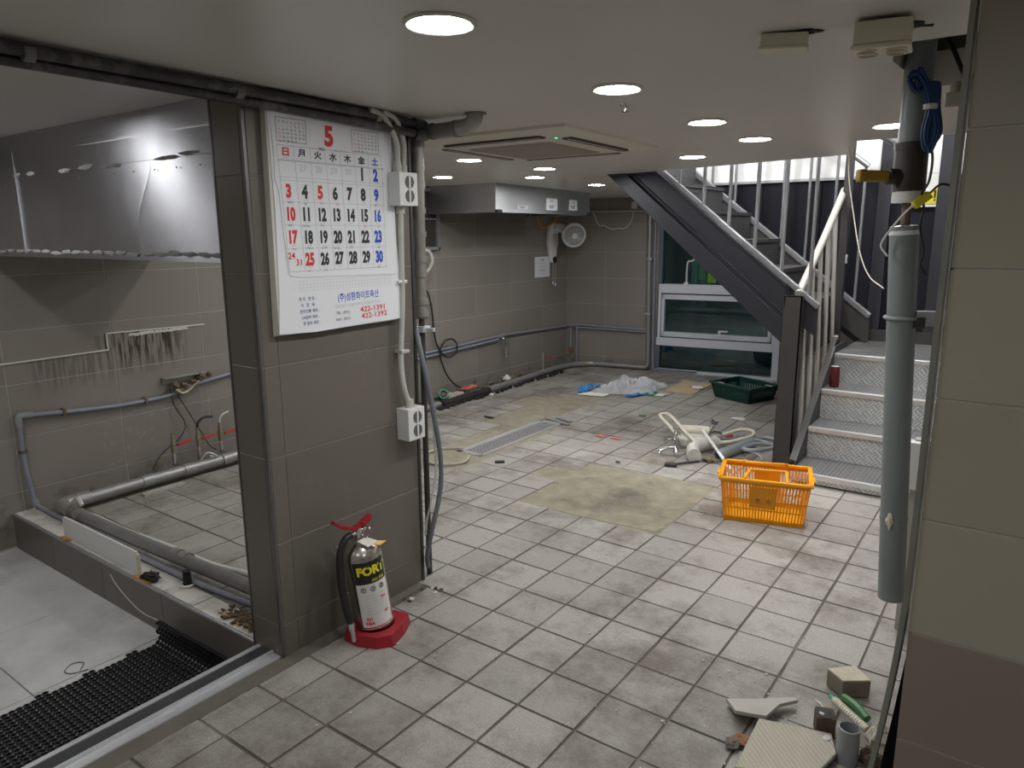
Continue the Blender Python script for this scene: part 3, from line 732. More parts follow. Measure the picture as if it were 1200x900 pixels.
# far stringer and railing
def fb(x): return .946+.777*(-1.121-x)
FY = 5.90
build(strip(-2.75, -1.0, fb(-2.75)-.34, fb(-2.75)-.02, fb(-1.0)-.34+.13, fb(-1.0)-.02, FY-.006, FY+.006), 'stringer', 'stair_post', ST)
mb = MB(); mb.bar((-2.75, FY, fb(-2.75)), (-1.0, FY, fb(-1.0)), .034, .044); build(mb, 'base_rail', 'rail_grey', ST, bevel=.008)
for k in range(8):
    x = -2.445+.19*k
    mb = MB(); mb.cyl((x, FY, fb(x)), (x, FY, fb(x)+1.0), .011, n=12); build(mb, 'baluster', 'rail_grey', ST, smooth=True)
mb = MB(); mb.tube([(-2.6, FY, fb(-2.6)+1.0), (-1.1, FY, fb(-1.1)+1.0)], .02, 12, k=1); build(mb, 'handrail', 'rail_grey', ST, smooth=True)
# support under the landing
mb = MB(); mb.box(-1.08, -.30, 6.02, 6.07, .655, .74); build(mb, 'kick_plate', 'stair_post', ST)
for x in (-1.00, -.62):
    mb = MB(); mb.box(x-.045, x+.045, 6.03, 6.085, .66, 2.3); tag(build(mb, 'steel_post', 'stair_paint', bevel=.004), 'dark steel post %s' % ('behind the landing, left of the grey drain pipe' if x < -.8 else 'behind the landing, seen between drain pipe and column'), 'post')
mb = MB(); mb.tube([(-1.06, 5.86, 2.16), (-.92, 5.9, 2.07)], .03, 12, k=1); tag(build(mb, 'handrail_stub', 'rail_grey', smooth=True), 'cut grey handrail stub under the stairwell opening', 'handrail')
# can left on a step
t = thing('drink_can', 'dark red drink can standing on the third step', 'can', (-1.035, 5.06, .46))
mb = MB(); mb.lathe([(.026, 0), (.031, .008), (.031, .125), (.026, .138)], 20); build(mb, 'can_body', 'can_red', t, smooth=True, local=True)
mb = MB(); mb.lathe([(.0, .136), (.024, .136), (.026, .140), (.024, .141)], 20); build(mb, 'can_lid', 'aluminium', t, smooth=True, local=True)

# signs on the stairwell wall
t = thing('warning_sign', 'white sign with yellow warning triangle on the stairwell wall', 'sign', (-.71, 6.065, 1.66))
mb = MB(); mb.box(-.83, -.60, 6.062, 6.068, 1.64, 1.87); build(mb, 'board', 'white_plastic', t)
def flat(mbx, P, y, th=.002): return mbx.prism([(x, y, z_) for x, z_ in P], (0, th, 0))
mb = flat(MB(), [(-.745, 1.66), (-.615, 1.66), (-.68, 1.79)], 6.058); build(mb, 'triangle', 'connector_yellow', t)
mb = flat(MB(), [(-.686, 1.70), (-.674, 1.70), (-.672, 1.755), (-.688, 1.755)], 6.056); flat(mb, [(-.687, 1.68), (-.673, 1.68), (-.673, 1.692), (-.687, 1.692)], 6.056); build(mb, 'exclamation_mark', 'ink_black', t)
t = thing('switch_plate', 'small white switch plate on the landing column', 'switch', (-1.13, 5.55, 1.26))
mb = MB(); mb.box(-1.135, -1.128, 5.565, 5.615, 1.25, 1.31); build(mb, 'plate', 'white_plastic', t, bevel=.002)
mb = MB(); mb.box(-1.128, -1.125, 5.58, 5.60, 1.265, 1.295); build(mb, 'rocker', 'outlet_hole', t)

# ================================================================== CEILING THINGS
# cassette air conditioner
t = thing('air_conditioner', 'square ceiling cassette air conditioner with four dark air slots', 'air conditioner', (-2.02, 2.98, cz(2.98)), (-.012, 0, 0))
W2, D2 = .435, .435
mb = MB(); n = []
for r_, z_ in ((1.0, 0), (.985, -.012), (.80, -.030), (.62, -.034)):
    n.append([(-W2*r_, -D2*r_, z_), (W2*r_, -D2*r_, z_), (W2*r_, D2*r_, z_), (-W2*r_, D2*r_, z_)])
for a, b_ in zip(n, n[1:]):
    for i in range(4): mb.add([a[i], a[(i+1) % 4], b_[(i+1) % 4], b_[i]], [(0, 1, 2, 3)])
mb.add(n[-1], [(0, 1, 2, 3)]); mb.add(n[0], [(0, 1, 2, 3)]); build(mb, 'panel', 'ac_panel', t, local=True)
mb = MB(); mb.box(-.225, .225, -.225, .225, -.038, -.034)
for k in range(22): mb.box(-.22, .22, -.215+.02*k, -.206+.02*k, -.041, -.038)
build(mb, 'intake_grille', 'ac_grille', t, local=True)
for k in range(4):
    mb = MB(); M = Matrix.Rotation(k*PI/2, 3, 'Z'); P = []
    for i in range(17):
        a = -PI/2+PI*i/16; P.append((.25+.026*math.cos(a), -.335+.026*math.sin(a)))
    for i in range(17):
        a = PI/2+PI*i/16; P.append((-.25+.026*math.cos(a), -.335+.026*math.sin(a)))
    mb.prism([M@Vector((x, y, -.0335)) for x, y in P], (0, 0, .006)); sl = build(mb, 'air_slot', 'ac_slot', t, local=True)
    mb = MB(); mb.hexa([M@Vector(p) for p in [(-.25, -.338, -.0345), (.25, -.338, -.0345), (.25, -.330, -.0345), (-.25, -.330, -.0345), (-.25, -.338, -.033), (.25, -.338, -.033), (.25, -.330, -.033), (-.25, -.330, -.033)]]); build(mb, 'louvre', 'ac_panel', sl, local=True)
mb = MB(); mb.box(.30, .31, -.30, -.29, -.034, -.031); build(mb, 'status_light', 'led_green', t, local=True)
# ceiling sensor
t = thing('ceiling_sensor', 'tiny metal sprinkler head on the ceiling beyond the second downlight', 'sprinkler', (-1.212, 2.333, cz(2.333)))
mb = MB(); mb.lathe([(.018, 0), (.016, -.004), (.006, -.006), (.005, -.02), (.014, -.022), (.014, -.025)], 14); build(mb, 'head', 'chrome', t, smooth=True, local=True)
# junction boxes with the hole torn in the ceiling above
def ragged(cx, cy, rx, ry, seed, zo=-.002):
    P = []
    for i in range(20):
        a = 2*PI*i/20; k = 1+.45*mnoise.noise(Vector((math.cos(a)*1.7, math.sin(a)*1.7, seed*3.1)))
        P.append((cx+rx*k*math.cos(a), cy+ry*k*math.sin(a), cz(cy)+zo))
    return P
t = thing('junction_box', 'small cream junction box hanging loose from the ceiling', 'junction box', (-.53, 1.78, 1.882), (.06, .05, .25))
mb = MB(); mb.box(-.050, .050, -.032, .032, -.008, .020); build(mb, 'body', 'ivory_plastic', t, bevel=.004, local=True)
mb = MB(); mb.box(-.053, .053, -.035, .035, -.014, -.007); build(mb, 'lid', 'ivory_plastic', t, bevel=.004, local=True)
mb = MB(); mb.tube([(.03, .02, .03), (.06, .035, .045), (.075, .02, .03), (.06, .0, .025), (.05, .02, .04)], .0025, 6); build(mb, 'wire', 'cable_white', t, smooth=True, local=True)
mb = MB(); mb.tube([(.02, .02, .018), (.04, .03, .03)], .006, 6, k=1); build(mb, 'wire', 'cable_black', t, smooth=True, local=True)
mb = MB(); mb.tube([(-.03, .03, .018), (-.02, .035, .03)], .004, 6, k=1); build(mb, 'wire', 'cable_black', t, smooth=True, local=True)
t = thing('junction_box', 'large cream junction box with knockout rings beside the drain pipe', 'junction box', (-.33, 1.80, 1.862), (.04, .02, .12))
mb = MB(); mb.box(-.054, .054, -.050, .050, -.010, .036); build(mb, 'body', 'ivory_plastic', t, bevel=.004, local=True)
mb = MB(); mb.box(-.057, .057, -.053, .053, -.020, -.010); lid = build(mb, 'lid', 'ivory_plastic', t, bevel=.004, local=True)
for x, y in ((-.028, .02), (.028, .02), (-.028, -.028), (.028, -.028)):
    mb = MB(); mb.lathe([(.021, -.020), (.021, -.024), (.018, -.024), (.018, -.020)], 20, (x, y, 0)); build(mb, 'knockout', 'ivory_plastic', lid, local=True)
mb = MB(); mb.tube([(.0, .045, .03), (.03, .07, .042), (.09, .08, .04)], .006, 8); build(mb, 'wire', 'cable_black', t, smooth=True, local=True)
mb = MB(); mb.tube([(-.02, .045, .03), (.02, .06, .042)], .005, 8); build(mb, 'wire', 'cable_black', t, smooth=True, local=True)
for cx, cy, rx, ry, s_ in ((-.505, 1.79, .055, .022, 1), (-.315, 1.86, .06, .035, 4)):
    mb = MB(); mb.prism(ragged(cx, cy, rx, ry, s_), (0, 0, .0015)); build(mb, 'torn_hole', 'dark_void', ceil)

# ================================================================== PIPES ROUND THE PILLAR
mb = MB(); mb.tube([(-1.968, -1.6, 1.90), (-1.968, 0, 1.896), (-1.966, 1.0, 1.890), (-1.965, 1.6, 1.884), (-1.97, 2.13, 1.872)], .0165, 12, k=4)
p1 = thing('conduit_run', 'upper black conduit running along the ceiling above the calendar', 'conduit', (-1.97, 1.0, 1.86)); build(mb, 'tube', 'black_pipe', p1, smooth=True)
for y in (-.9, .1, .8, 1.35, 1.9):
    mb = MB(); mb.cyl((-1.967, y-.012, cz(y)-.030), (-1.967, y+.012, cz(y)-.030), .020, n=12); build(mb, 'clip', 'pvc_dark', p1, smooth=True)
mb = MB(); mb.cyl((-1.97, 2.09, 1.873), (-1.97, 2.15, 1.870), .022, n=14); build(mb, 'coupling', 'black_pipe', p1, smooth=True)
mb = MB(); mb.tube([(-1.995, -1.6, 1.878), (-1.994, .5, 1.870), (-1.985, 1.3, 1.862), (-1.965, 1.85, 1.846), (-1.955, 2.12, 1.836)], .0145, 12, k=4)
p1 = thing('conduit_run', 'lower black conduit sagging over the top edge of the calendar', 'conduit', (-1.98, 1.0, 1.84)); build(mb, 'tube', 'black_pipe', p1, smooth=True)
mb = MB(); mb.cyl((-1.955, 2.08, 1.837), (-1.953, 2.14, 1.835), .021, n=14); build(mb, 'coupling', 'black_pipe', p1, smooth=True)
mb = MB(); mb.tube([(-2.012, -1.6, 1.905), (-2.010, .6, 1.905), (-2.005, 1.4, 1.9), (-2.01, 2.1, 1.893)], .010, 8, k=3); tag(build(mb, 'conduit_run', 'black_pipe', smooth=True), 'thin black cable tight in the corner of wall and ceiling', 'cable')
# light conduits to the outlet boxes
t = thing('conduit_pipe', 'pale curved conduit dropping from the ceiling into the upper outlet box', 'conduit', (-1.98, 2.0, 1.70))
mb = MB(); mb.tube([(-1.955, 1.86, 1.895), (-1.955, 1.925, 1.875), (-1.96, 1.985, 1.81), (-1.968, 2.0, 1.74), (-1.97, 2.0, 1.70)], .0105, 12); build(mb, 'tube', 'conduit', t, smooth=True)
mb = MB(); mb.cyl((-1.97, 2.0, 1.69), (-1.97, 2.0, 1.72), .0155, n=12); mb.cyl((-1.97, 2.0, 1.72), (-1.97, 2.0, 1.733), .0135, n=12); build(mb, 'connector', 'conduit', t, smooth=True)
t = thing('conduit_pipe', 'second pale curved conduit behind, against the grey drain pipe', 'conduit', (-1.99, 2.06, 1.68))
mb = MB(); mb.tube([(-1.955, 1.92, 1.895), (-1.96, 1.99, 1.872), (-1.975, 2.04, 1.80), (-1.985, 2.045, 1.72), (-1.985, 2.045, 1.69)], .0105, 12); build(mb, 'tube', 'conduit', t, smooth=True)
mb = MB(); mb.cyl((-1.985, 2.045, 1.69), (-1.985, 2.045, 1.72), .015, n=12); build(mb, 'connector', 'conduit', t, smooth=True)
def outlet(label, x1, y0, y1, z0, z1):
    t = thing('outlet_box', label, 'outlet', (-2.02, (y0+y1)/2, z0), group='white surface outlet boxes on the pillar')
    mb = MB(); mb.box(-2.021, x1, y0, y1, z0, z1); build(mb, 'box', 'white_plastic', t, bevel=.003)
    for k in (.29, .71):
        zc = z0+(z1-z0)*k; yc = (y0+y1)/2+.004; r = min(.024, (z1-z0)*.19)
        M = Matrix.Rotation(PI/2, 3, 'Y')
        mb = MB(); mb.lathe([(r, 0), (r, .002), (r*.92, .002), (r*.90, .0005)], 22, (x1, yc, zc), M); s_ = build(mb, 'socket', 'outlet_hole', t, smooth=True)
        mb = MB(); mb.box(x1+.001, x1+.003, yc-.004, yc+.004, zc-r*.95, zc+r*.95); build(mb, 'socket_bar', 'white_plastic', s_)
    return t
outlet('white twin outlet box high on the pillar edge beside the calendar', -1.93, 1.967, 2.062, 1.572, 1.692)
outlet('white twin outlet box low on the pillar below the calendar', -1.955, 1.995, 2.088, .662, .792)
t = thing('conduit_pipe', 'long pale conduit joining the upper and lower outlet boxes', 'conduit', (-1.98, 2.02, .79))
mb = MB(); mb.tube([(-1.98, 2.018, 1.57), (-1.985, 2.018, 1.40), (-1.99, 2.018, 1.20), (-1.995, 2.005, 1.0), (-1.99, 2.01, .88), (-1.985, 2.035, .80)], .0115, 12); build(mb, 'tube', 'conduit', t, smooth=True)
for x, y, z0, z1 in ((-1.985, 2.035, .79, .825), (-1.98, 2.018, 1.545, 1.573)):
    mb = MB(); mb.cyl((x, y, z0), (x, y, z1), .0165, n=12); build(mb, 'connector', 'conduit', t, smooth=True)
for z_ in (1.29, 1.02):
    mb = MB(); mb.box(-2.02, -1.978, 1.995, 2.04, z_-.006, z_+.006); build(mb, 'saddle_clip', 'aluminium', t, bevel=.002)
# dark drain pipe with couplings, elbow and ceiling branch
t = DP = thing('drain_pipe', 'dark grey jointed drain pipe behind the pillar edge with elbow into the ceiling', 'pipe', (-2.02, 2.195, 1.1))
mb = MB(); mb.cyl((-2.022, 2.195, 1.83), (-2.030, 2.195, 1.13), .0225, n=16); build(mb, 'pipe', 'vertical_drain', t, smooth=True)
for z_ in (1.795, 1.725, 1.66, 1.56, 1.47, 1.37, 1.31, 1.20, 1.15):
    mb = MB(); mb.cyl((-2.025, 2.195, z_-.012), (-2.025, 2.195, z_+.012), .0265, n=16); build(mb, 'coupling', 'vertical_drain', t, smooth=True)
mb = MB(); mb.tube([(-2.022, 2.195, 1.80), (-2.02, 2.195, 1.835), (-1.995, 2.193, 1.85), (-1.965, 2.19, 1.853)], .027, 14); build(mb, 'elbow', 'pvc_dark', t, smooth=True)
mb = MB(); mb.cyl((-1.965, 2.19, 1.853), (-1.80, 2.18, 1.853), .027, n=16); build(mb, 'branch', 'pvc_dark', t, smooth=True)
mb = MB(); mb.cyl((-1.945, 2.189, 1.853), (-1.93, 2.189, 1.853), .031, n=16); build(mb, 'coupling', 'pvc_dark', t, smooth=True)
mb = MB(); mb.cyl((-1.825, 2.188, 1.853), (-1.80, 2.188, 1.853), .0315, n=16); build(mb, 'coupling', 'pvc_dark', t, smooth=True)
mb = MB(); mb.tube([(-1.80, 2.18, 1.853), (-1.755, 2.183, 1.858), (-1.728, 2.185, 1.878), (-1.722, 2.185, 1.91)], .0285, 14); build(mb, 'elbow', 'vertical_drain', t, smooth=True)
mb = MB(); mb.lathe([(.040, 0), (.040, -.004), (.028, -.006)], 18, (-1.722, 2.185, cz(2.185))); build(mb, 'collar', 'pvc_dark', t, smooth=True)
mb = MB(); mb.box(-2.045, -2.0, 2.17, 2.215, 1.075, 1.10); mb.box(-2.0, -1.96, 2.185, 2.20, 1.08, 1.095); build(mb, 'valve_lever', 'aluminium', t, bevel=.002)
mb = MB(); mb.cyl((-2.030, 2.195, 1.13), (-2.030, 2.195, .0), .0125, n=12); build(mb, 'riser_pipe', 'stair_post', t, smooth=True)
DP.location += Vector((-.012, -.014, 0))
mb = MB(); mb.tube([(-2.03, 2.13, 1.10), (-1.985, 2.11, 1.0), (-1.955, 2.115, .86), (-1.945, 2.16, .60), (-1.95, 2.165, .42), (-1.965, 2.12, .24), (-2.0, 2.125, .12), (-2.02, 2.15, .05)], .0105, 10); tag(build(mb, 'power_cable', 'cable_grey', smooth=True), 'thick blue-grey cable bowing out past the pillar edge', 'cable')
mb = MB(); mb.tube([(-2.03, 2.15, 1.06), (-1.99, 2.14, .9), (-1.965, 2.145, .72), (-1.96, 2.15, .5), (-1.975, 2.13, .36), (-2.0, 2.13, .28), (-2.02, 2.14, .2)], .0045, 8); tag(build(mb, 'power_cable', 'cable_white', smooth=True), 'thin white cable hanging inside the blue-grey cable', 'cable')

# ================================================================== CALENDAR
CAL = thing('wall_calendar', 'large white wall calendar for May with big printed dates on the pillar', 'calendar', (-2.01, 1.74, 1.15))
def yz(P, x, th): return MB().prism([(x, y, z_) for y, z_ in P], (th, 0, 0))
mb = MB()
for k in range(6):
    o_ = .0035*k; mb.hexa([(-2.020+.0045*k, 1.446+.3*o_+random.uniform(0, .003), 1.142+.8*o_), (-2.020+.0045*k, 2.012+random.uniform(-.002, .004), 1.142+.8*o_), (-2.020+.0045*k, 1.992, 1.872), (-2.020+.0045*k, 1.458, 1.872),
             (-2.0160+.0045*k, 1.446+.3*o_, 1.142+.8*o_), (-2.0160+.0045*k, 2.012, 1.142+.8*o_), (-2.0160+.0045*k, 1.992, 1.872), (-2.0160+.0045*k, 1.458, 1.872)])
build(mb, 'page_stack', 'paper_edge', CAL)
def curl_sheet(P, x, name, seed):
    o_ = build(yz(P, x, .0012), name, 'paper', CAL); return o_
curl_sheet([(1.452, 1.150), (1.60, 1.143), (1.80, 1.148), (1.96, 1.150), (2.008, 1.152), (2.018, 1.162), (2.018, 1.22), (2.000, 1.45), (1.992, 1.872), (1.462, 1.872), (1.468, 1.55), (1.462, 1.30)], -1.9920, 'back_page', 1)
curl_sheet([(1.512, 1.335), (1.56, 1.330), (1.80, 1.325), (1.985, 1.322), (1.992, 1.40), (1.986, 1.60), (1.990, 1.872), (1.468, 1.872), (1.476, 1.72), (1.474, 1.64), (1.486, 1.60), (1.492, 1.48), (1.500, 1.40), (1.503, 1.345)], -1.9895, 'front_page', 2)
mb = MB(); mb.box(-2.02, -1.986, 1.455, 1.995, 1.866, 1.880); build(mb, 'binding_strip', 'conduit', CAL, bevel=.002)
mb = MB(); mb.tube([(-1.985, 1.93, 1.888), (-1.979, 1.935, 1.868), (-1.980, 1.955, 1.850), (-1.984, 1.99, 1.845)], .0035, 6); build(mb, 'hanging_loop', 'cable_white', CAL, smooth=True)
co = CAL.location
def ctext(s, y, z_, h, m_, name='print', bold=.0, x=-1.9876, sx=1.0, align='CENTER', rot=0.0):
    return text(name, s, h*1.3, m_, CAL, lambda a, b_: (x-co.x, y+a*math.cos(rot)-b_*math.sin(rot)-co.y, z_+b_*math.cos(rot)+a*math.sin(rot)-co.z), bold, align, sx, height=h)
YC = [1.520+.0640*k for k in range(7)]; ZR = [1.677, 1.607, 1.535, 1.461, 1.389]
def coly(k, z_): return YC[k]+(1.70-z_)*(.045-.005*k)*.5
ctext('5', 1.699, 1.791, .068, 'ink_red', 'month_number', .05, sx=.9)
ctext('2026', 1.665, 1.7475, .0095, 'ink_black', 'year_number', .02); ctext('2026  丙午年', 1.745, 1.7475, .0095, 'ink_grey', 'year_number')
for k, (ch, en) in enumerate(zip('日月火水木金土', ('SUN', 'MON', 'TUE', 'WED', 'THU', 'FRI', 'SAT'))):
    m_ = 'ink_red' if k == 0 else 'ink_blue' if k == 6 else 'ink_black'
    ctext(ch, YC[k], 1.7275-.0005*k, .026, m_, 'weekday_character', .034, sx=1.2); ctext(en, YC[k], 1.7095, .005, 'ink_grey', 'weekday_name')
d = 1
for r_ in range(5):
    for k in range(7):
        if r_ == 0 and k < 5:
            if k: ctext(str(26+k), coly(k, ZR[0]), ZR[0]+.004, .021, 'ink_pale', 'date_number')
            continue
        z_ = ZR[r_]; y = coly(k, z_); red = k == 0 or d in (5, 25); m_ = 'ink_red' if red else 'ink_blue' if k == 6 else 'ink_black'
        if r_ == 4 and k == 0:
            ctext('24', y-.010, z_+.013, .021, 'ink_red', 'date_number', .02); ctext('31', y+.020, z_-.009, .021, 'ink_red', 'date_number', .02); d += 1; continue
        ctext(str(d), y, z_, .045, m_, 'date_number', .055, sx=.66 if d > 9 else .78)
        ctext(random.choice(['음 3.%d' % (d+14), '음 4.%d' % d]), y+.002, z_-.0275, .0055, 'ink_grey', 'small_print'); d += 1
for (s, k, r_, m_) in (('백두산', 0, 1, 'ink_black'), ('혜미', 1, 1, 'ink_black'), ('휴무', 2, 1, 'ink_red'), ('이모', 3, 1, 'ink_red'), ('현우', 6, 1, 'ink_black'), ('전진', 0, 2, 'ink_black'), ('오후 예약', 1, 2, 'ink_black'), ('회식', 2, 2, 'ink_black'),
        ('정산', 5, 2, 'ink_red'), ('정산', 6, 2, 'ink_red'), ('한우', 0, 3, 'ink_black'), ('단체손님', 1, 3, 'ink_black'), ('은 예약', 2, 3, 'ink_black'), ('세금 세트', 3, 3, 'ink_black'), ('모임', 4, 3, 'ink_black'), ('한우', 6, 3, 'ink_black'), ('휴무', 1, 4, 'ink_red'), ('한우', 2, 4, 'ink_red'), ('정육', 6, 4, 'ink_black')):
    ctext(s, coly(k, ZR[r_])+random.uniform(-.008, .008), ZR[r_]-.038+random.uniform(-.003, .003), .0075, m_, 'handwritten_note', .0, rot=random.uniform(-.08, .08))
# table rules
mb = MB()
def rule(a, b_, w_=.0008, x=-1.9880):
    (y0, z0), (y1, z1) = a, b_; dy, dz = y1-y0, z1-z0; l = math.hypot(dy, dz); ny, nz = -dz/l*w_, dy/l*w_
    mb.prism([(x, y0-ny, z0-nz), (x, y1-ny, z1-nz), (x, y1+ny, z1+nz), (x, y0+ny, z0+nz)], (.0003, 0, 0))
for k in range(8):
    yy = YC[0]-.032+.064*k; rule((yy, 1.747), (yy, 1.703), .0005); rule((yy+.003, 1.700), (yy+.018-.002*k, 1.350), .0005)
for z_ in (1.703, 1.700, 1.640, 1.650, 1.573, 1.500, 1.425, 1.350): rule((1.488+(1.70-z_)*.045, z_), (1.950-(1.70-z_)*.01, z_), .0005 if z_ < 1.70 and z_ > 1.36 else .0008)
rule((1.488, 1.747), (1.936, 1.747))
build(mb, 'table_rules', 'ink_grey', CAL)['kind'] = 'stuff'
mb = MB()
for (y0, y1, z0, z1) in ((1.490, 1.605, 1.758, 1.830), (1.800, 1.925, 1.752, 1.824)):
    for a, b_ in (((y0, z0), (y1, z0)), ((y0, z1), (y1, z1)), ((y0, z0), (y0, z1)), ((y1, z0), (y1, z1))): rule(a, b_, .0006)
build(mb, 'small_frame', 'ink_black', CAL)['kind'] = 'stuff'
def mini(y0, z0, first, days, title, pitch):
    ctext(title, y0+3*pitch, z0+.013, .0075, 'ink_red', 'small_print')
    g = {0: [], 1: [], 2: []}
    for k, ch in enumerate('日月火水木金土'): ctext(ch, y0+k*pitch, z0, .0065, 'ink_black', 'small_print')
    for d in range(1, days+1):
        c_ = (first+d-1) % 7; r_ = (first+d-1)//7
        ctext(str(d), y0+c_*pitch, z0-.0115*(r_+1), .0068, 'ink_red' if c_ == 0 else 'ink_black', 'small_print', .01)
mini(1.502, 1.818, 3, 30, '4', .0153); mini(1.814, 1.812, 1, 30, '6', .0163)
# printed foot of the back page
BX = -1.9903
ctext('(주)성환화이트축산', 1.800, 1.2515, .0335, 'ink_blue', 'company_name', .014, x=BX, sx=.80, rot=.02)
ctext('안양 동안구 수산물 도매시장 축산동 1층 101호', 1.795, 1.2235, .010, 'ink_grey', 'address_line', x=BX, rot=.02)
ctext('TEL : (031)', 1.722, 1.1975, .013, 'ink_black', 'telephone_line', .01, x=BX, rot=.02); ctext('422-1391', 1.868, 1.203, .0195, 'ink_red', 'telephone_number', .02, x=BX, sx=1.28, rot=.02)
ctext('FAX : (031)', 1.722, 1.1745, .013, 'ink_black', 'telephone_line', .01, x=BX, rot=.02); ctext('422-1392', 1.872, 1.179, .0195, 'ink_red', 'telephone_number', .02, x=BX, sx=1.28, rot=.02)
for k, s in enumerate(('한 우 · 한 돈 :', '수   입   육 :', '한우선물 세트 :', 'LA갈비 세트 :', '꽃 갈비 세트 :')): ctext(s, 1.572+.003*k, 1.258-.0205*k, .0125, 'ink_navy', 'product_line', .012, x=BX, sx=.95)
mb = MB()
for k in range(30): rule((1.545+.0143*k, 1.318), (1.545+.0143*k, 1.284), .0003, BX-.0003)
for z_ in (1.318, 1.306, 1.295, 1.284): rule((1.515, z_), (1.96, z_), .0003, BX-.0003)
build(mb, 'ruled_strip', 'ink_pale', CAL)['kind'] = 'stuff'

# ================================================================== FIRE EXTINGUISHER AND ITS STAND
t = thing('extinguisher_stand', 'red plastic floor stand under the fire extinguisher', 'stand', (-1.882, 1.70, 0), (0, 0, math.radians(22)))
t.scale = (1.1, 1.1, 1.1)
P = [(.098, -.070), (.105, .01), (.098, .085), (.045, .098), (-.03, .09), (-.085, .06), (-.095, -.01), (-.08, -.07), (-.02, -.098), (.05, -.098)]
def ring(P, z0, z1, r_in, mbx, top=1.0):
    n = len(P); Q = []
    for x, y in P: Q.append((x*top, y*top))
    inn = []
    for x, y in Q:
        a = math.atan2(y, x); inn.append((r_in*math.cos(a), r_in*math.sin(a)))
    vs = [(x, y, z0) for x, y in P]+[(x, y, z1) for x, y in Q]+[(x, y, z1) for x, y in inn]+[(x, y, z0) for x, y in inn]
    fs = []
    for k in range(4):
        for i in range(n): fs.append((k*n+i, k*n+(i+1) % n, ((k+1) % 4)*n+(i+1) % n, ((k+1) % 4)*n+i))
    return mbx.add(vs, fs)
def dens(P, k=4):
    o_ = []
    for i in range(len(P)):
        a, b_ = P[i], P[(i+1) % len(P)]
        for j in range(k): o_.append((a[0]+(b_[0]-a[0])*j/k, a[1]+(b_[1]-a[1])*j/k))
    return o_
mb = MB(); ring(dens(P), 0, .040, .068, mb, .93); build(mb, 'stand_body', 'red_plastic', t, bevel=.003, local=True)
mb = MB(); mb.lathe([(.0, .006), (.07, .006), (.07, .001), (0, .001)], 24); build(mb, 'stand_floor', 'red_plastic', t, local=True)
EX = thing('fire_extinguisher', 'steel fire extinguisher with black hose and red lever against the pillar', 'fire extinguisher', (-1.882, 1.705, .014), (math.radians(5), math.radians(-4.5), 0))
EX.scale = (1.1, 1.1, 1.07)
R_ = .0655; H_ = .335
mb = MB(); mb.lathe([(.0, 0), (.05, 0), (R_-.004, .004), (R_, .012), (R_, H_-.045), (R_-.006, H_-.025), (R_-.02, H_-.008), (.034, H_+.002), (.020, H_+.008), (.018, H_+.022), (0, H_+.022)], 40); build(mb, 'cylinder', 'steel_body', EX, smooth=True, local=True)
mb = MB(); mb.lathe([(R_+.0006, .035), (R_+.0014, .036), (R_+.0014, .037), (R_+.0006, .038)], 40); build(mb, 'seam_ring', 'steel_body', EX, smooth=True, local=True)
A0 = math.radians(-24)     # label centre direction, towards the room
def cyl_map(r): return lambda a, b_: (r*math.cos(A0+a/r), r*math.sin(A0+a/r), b_)
def cyl_patch(w_, z0, z1, r, name, m_, par, ac=0.0):
    f_ = cyl_map(r); mb = MB(); mb.sheet(lambda u, v: f_(ac+(u-.5)*w_, z0+(z1-z0)*v), 20, 2); return build(mb, name, m_, par, smooth=True, local=True)
lab = cyl_patch(.115, .045, .285, R_+.0008, 'paper_label', 'label_white', EX)
cyl_patch(.115, .205, .285, R_+.0013, 'label_header', 'label_black', lab)
def ltext(s, a, z_, h, m_, name='label_print', bold=.0, sx=1.0):
    f_ = cyl_map(R_+.0019); return text(name, s, h*1.3, m_, lab, lambda x, y: f_(x+a, y+z_), bold, 'CENTER', sx, height=h)
ltext('FORT', .004, .252, .033, 'label_yellow', 'brand_lettering', .05, 1.0); ltext('ABC 분말', .022, .216, .011, 'label_yellow', 'label_print', .02)
for k, s in enumerate(('①', '②', '③')): ltext(s, -.034+.032*k, .185, .019, 'ink_black', 'pictogram', .02)
for k in range(7): ltext('소화기 사용법 안전핀을 뽑는다', .006, .162-.0115*k, .0055, 'ink_grey', 'label_print', 0, 1.0)
ltext('주의', .030, .145, .010, 'ink_red', 'label_print', .04); ltext('321', -.030, .076, .012, 'ink_red', 'label_print', .05); ltext('NSA', -.030, .060, .012, 'ink_red', 'label_print', .05); ltext('합격', .035, .09, .010, 'ink_red', 'label_print', .04)
# valve, levers, ring, tag
mb = MB(); mb.cyl((0, 0, H_+.02), (0, 0, H_+.05), .013, n=14); mb.cyl((0, -.035, H_+.036), (0, .03, H_+.036), .008, n=12); build(mb, 'valve', 'chrome', EX, smooth=True, local=True)
def lever(pts, w_, th, nm):
    mb = MB()
    for a, b_ in zip(pts, pts[1:]): mb.bar(a, b_, w_, th)
    return build(mb, nm, 'red_plastic', EX, bevel=.003, local=True)
lever([(.004, .060, H_+.072), (.004, .012, H_+.060), (0, -.015, H_+.052), (-.006, -.060, H_+.078), (-.010, -.085, H_+.104)], .022, .012, 'lever')
lever([(.004, .055, H_+.060), (.0, .005, H_+.050), (0, -.012, H_+.046)], .020, .010, 'carry_handle')
mb = MB(); mb.tube([(.028+.016*math.cos(a), .01+.010*math.sin(a), H_+.036+.018*math.sin(a)) for a in [2*PI*i/12 for i in range(13)]], .0024, 6, k=1, closed=True); build(mb, 'pull_ring', 'chrome', EX, smooth=True, local=True)
mb = MB(); mb.tube([(-.02+.014*math.cos(a), -.085, H_+.005+.016*math.sin(a)) for a in [2*PI*i/12 for i in range(13)]], .002, 6, k=1, closed=True); build(mb, 'hose_clip', 'chrome', EX, smooth=True, local=True)
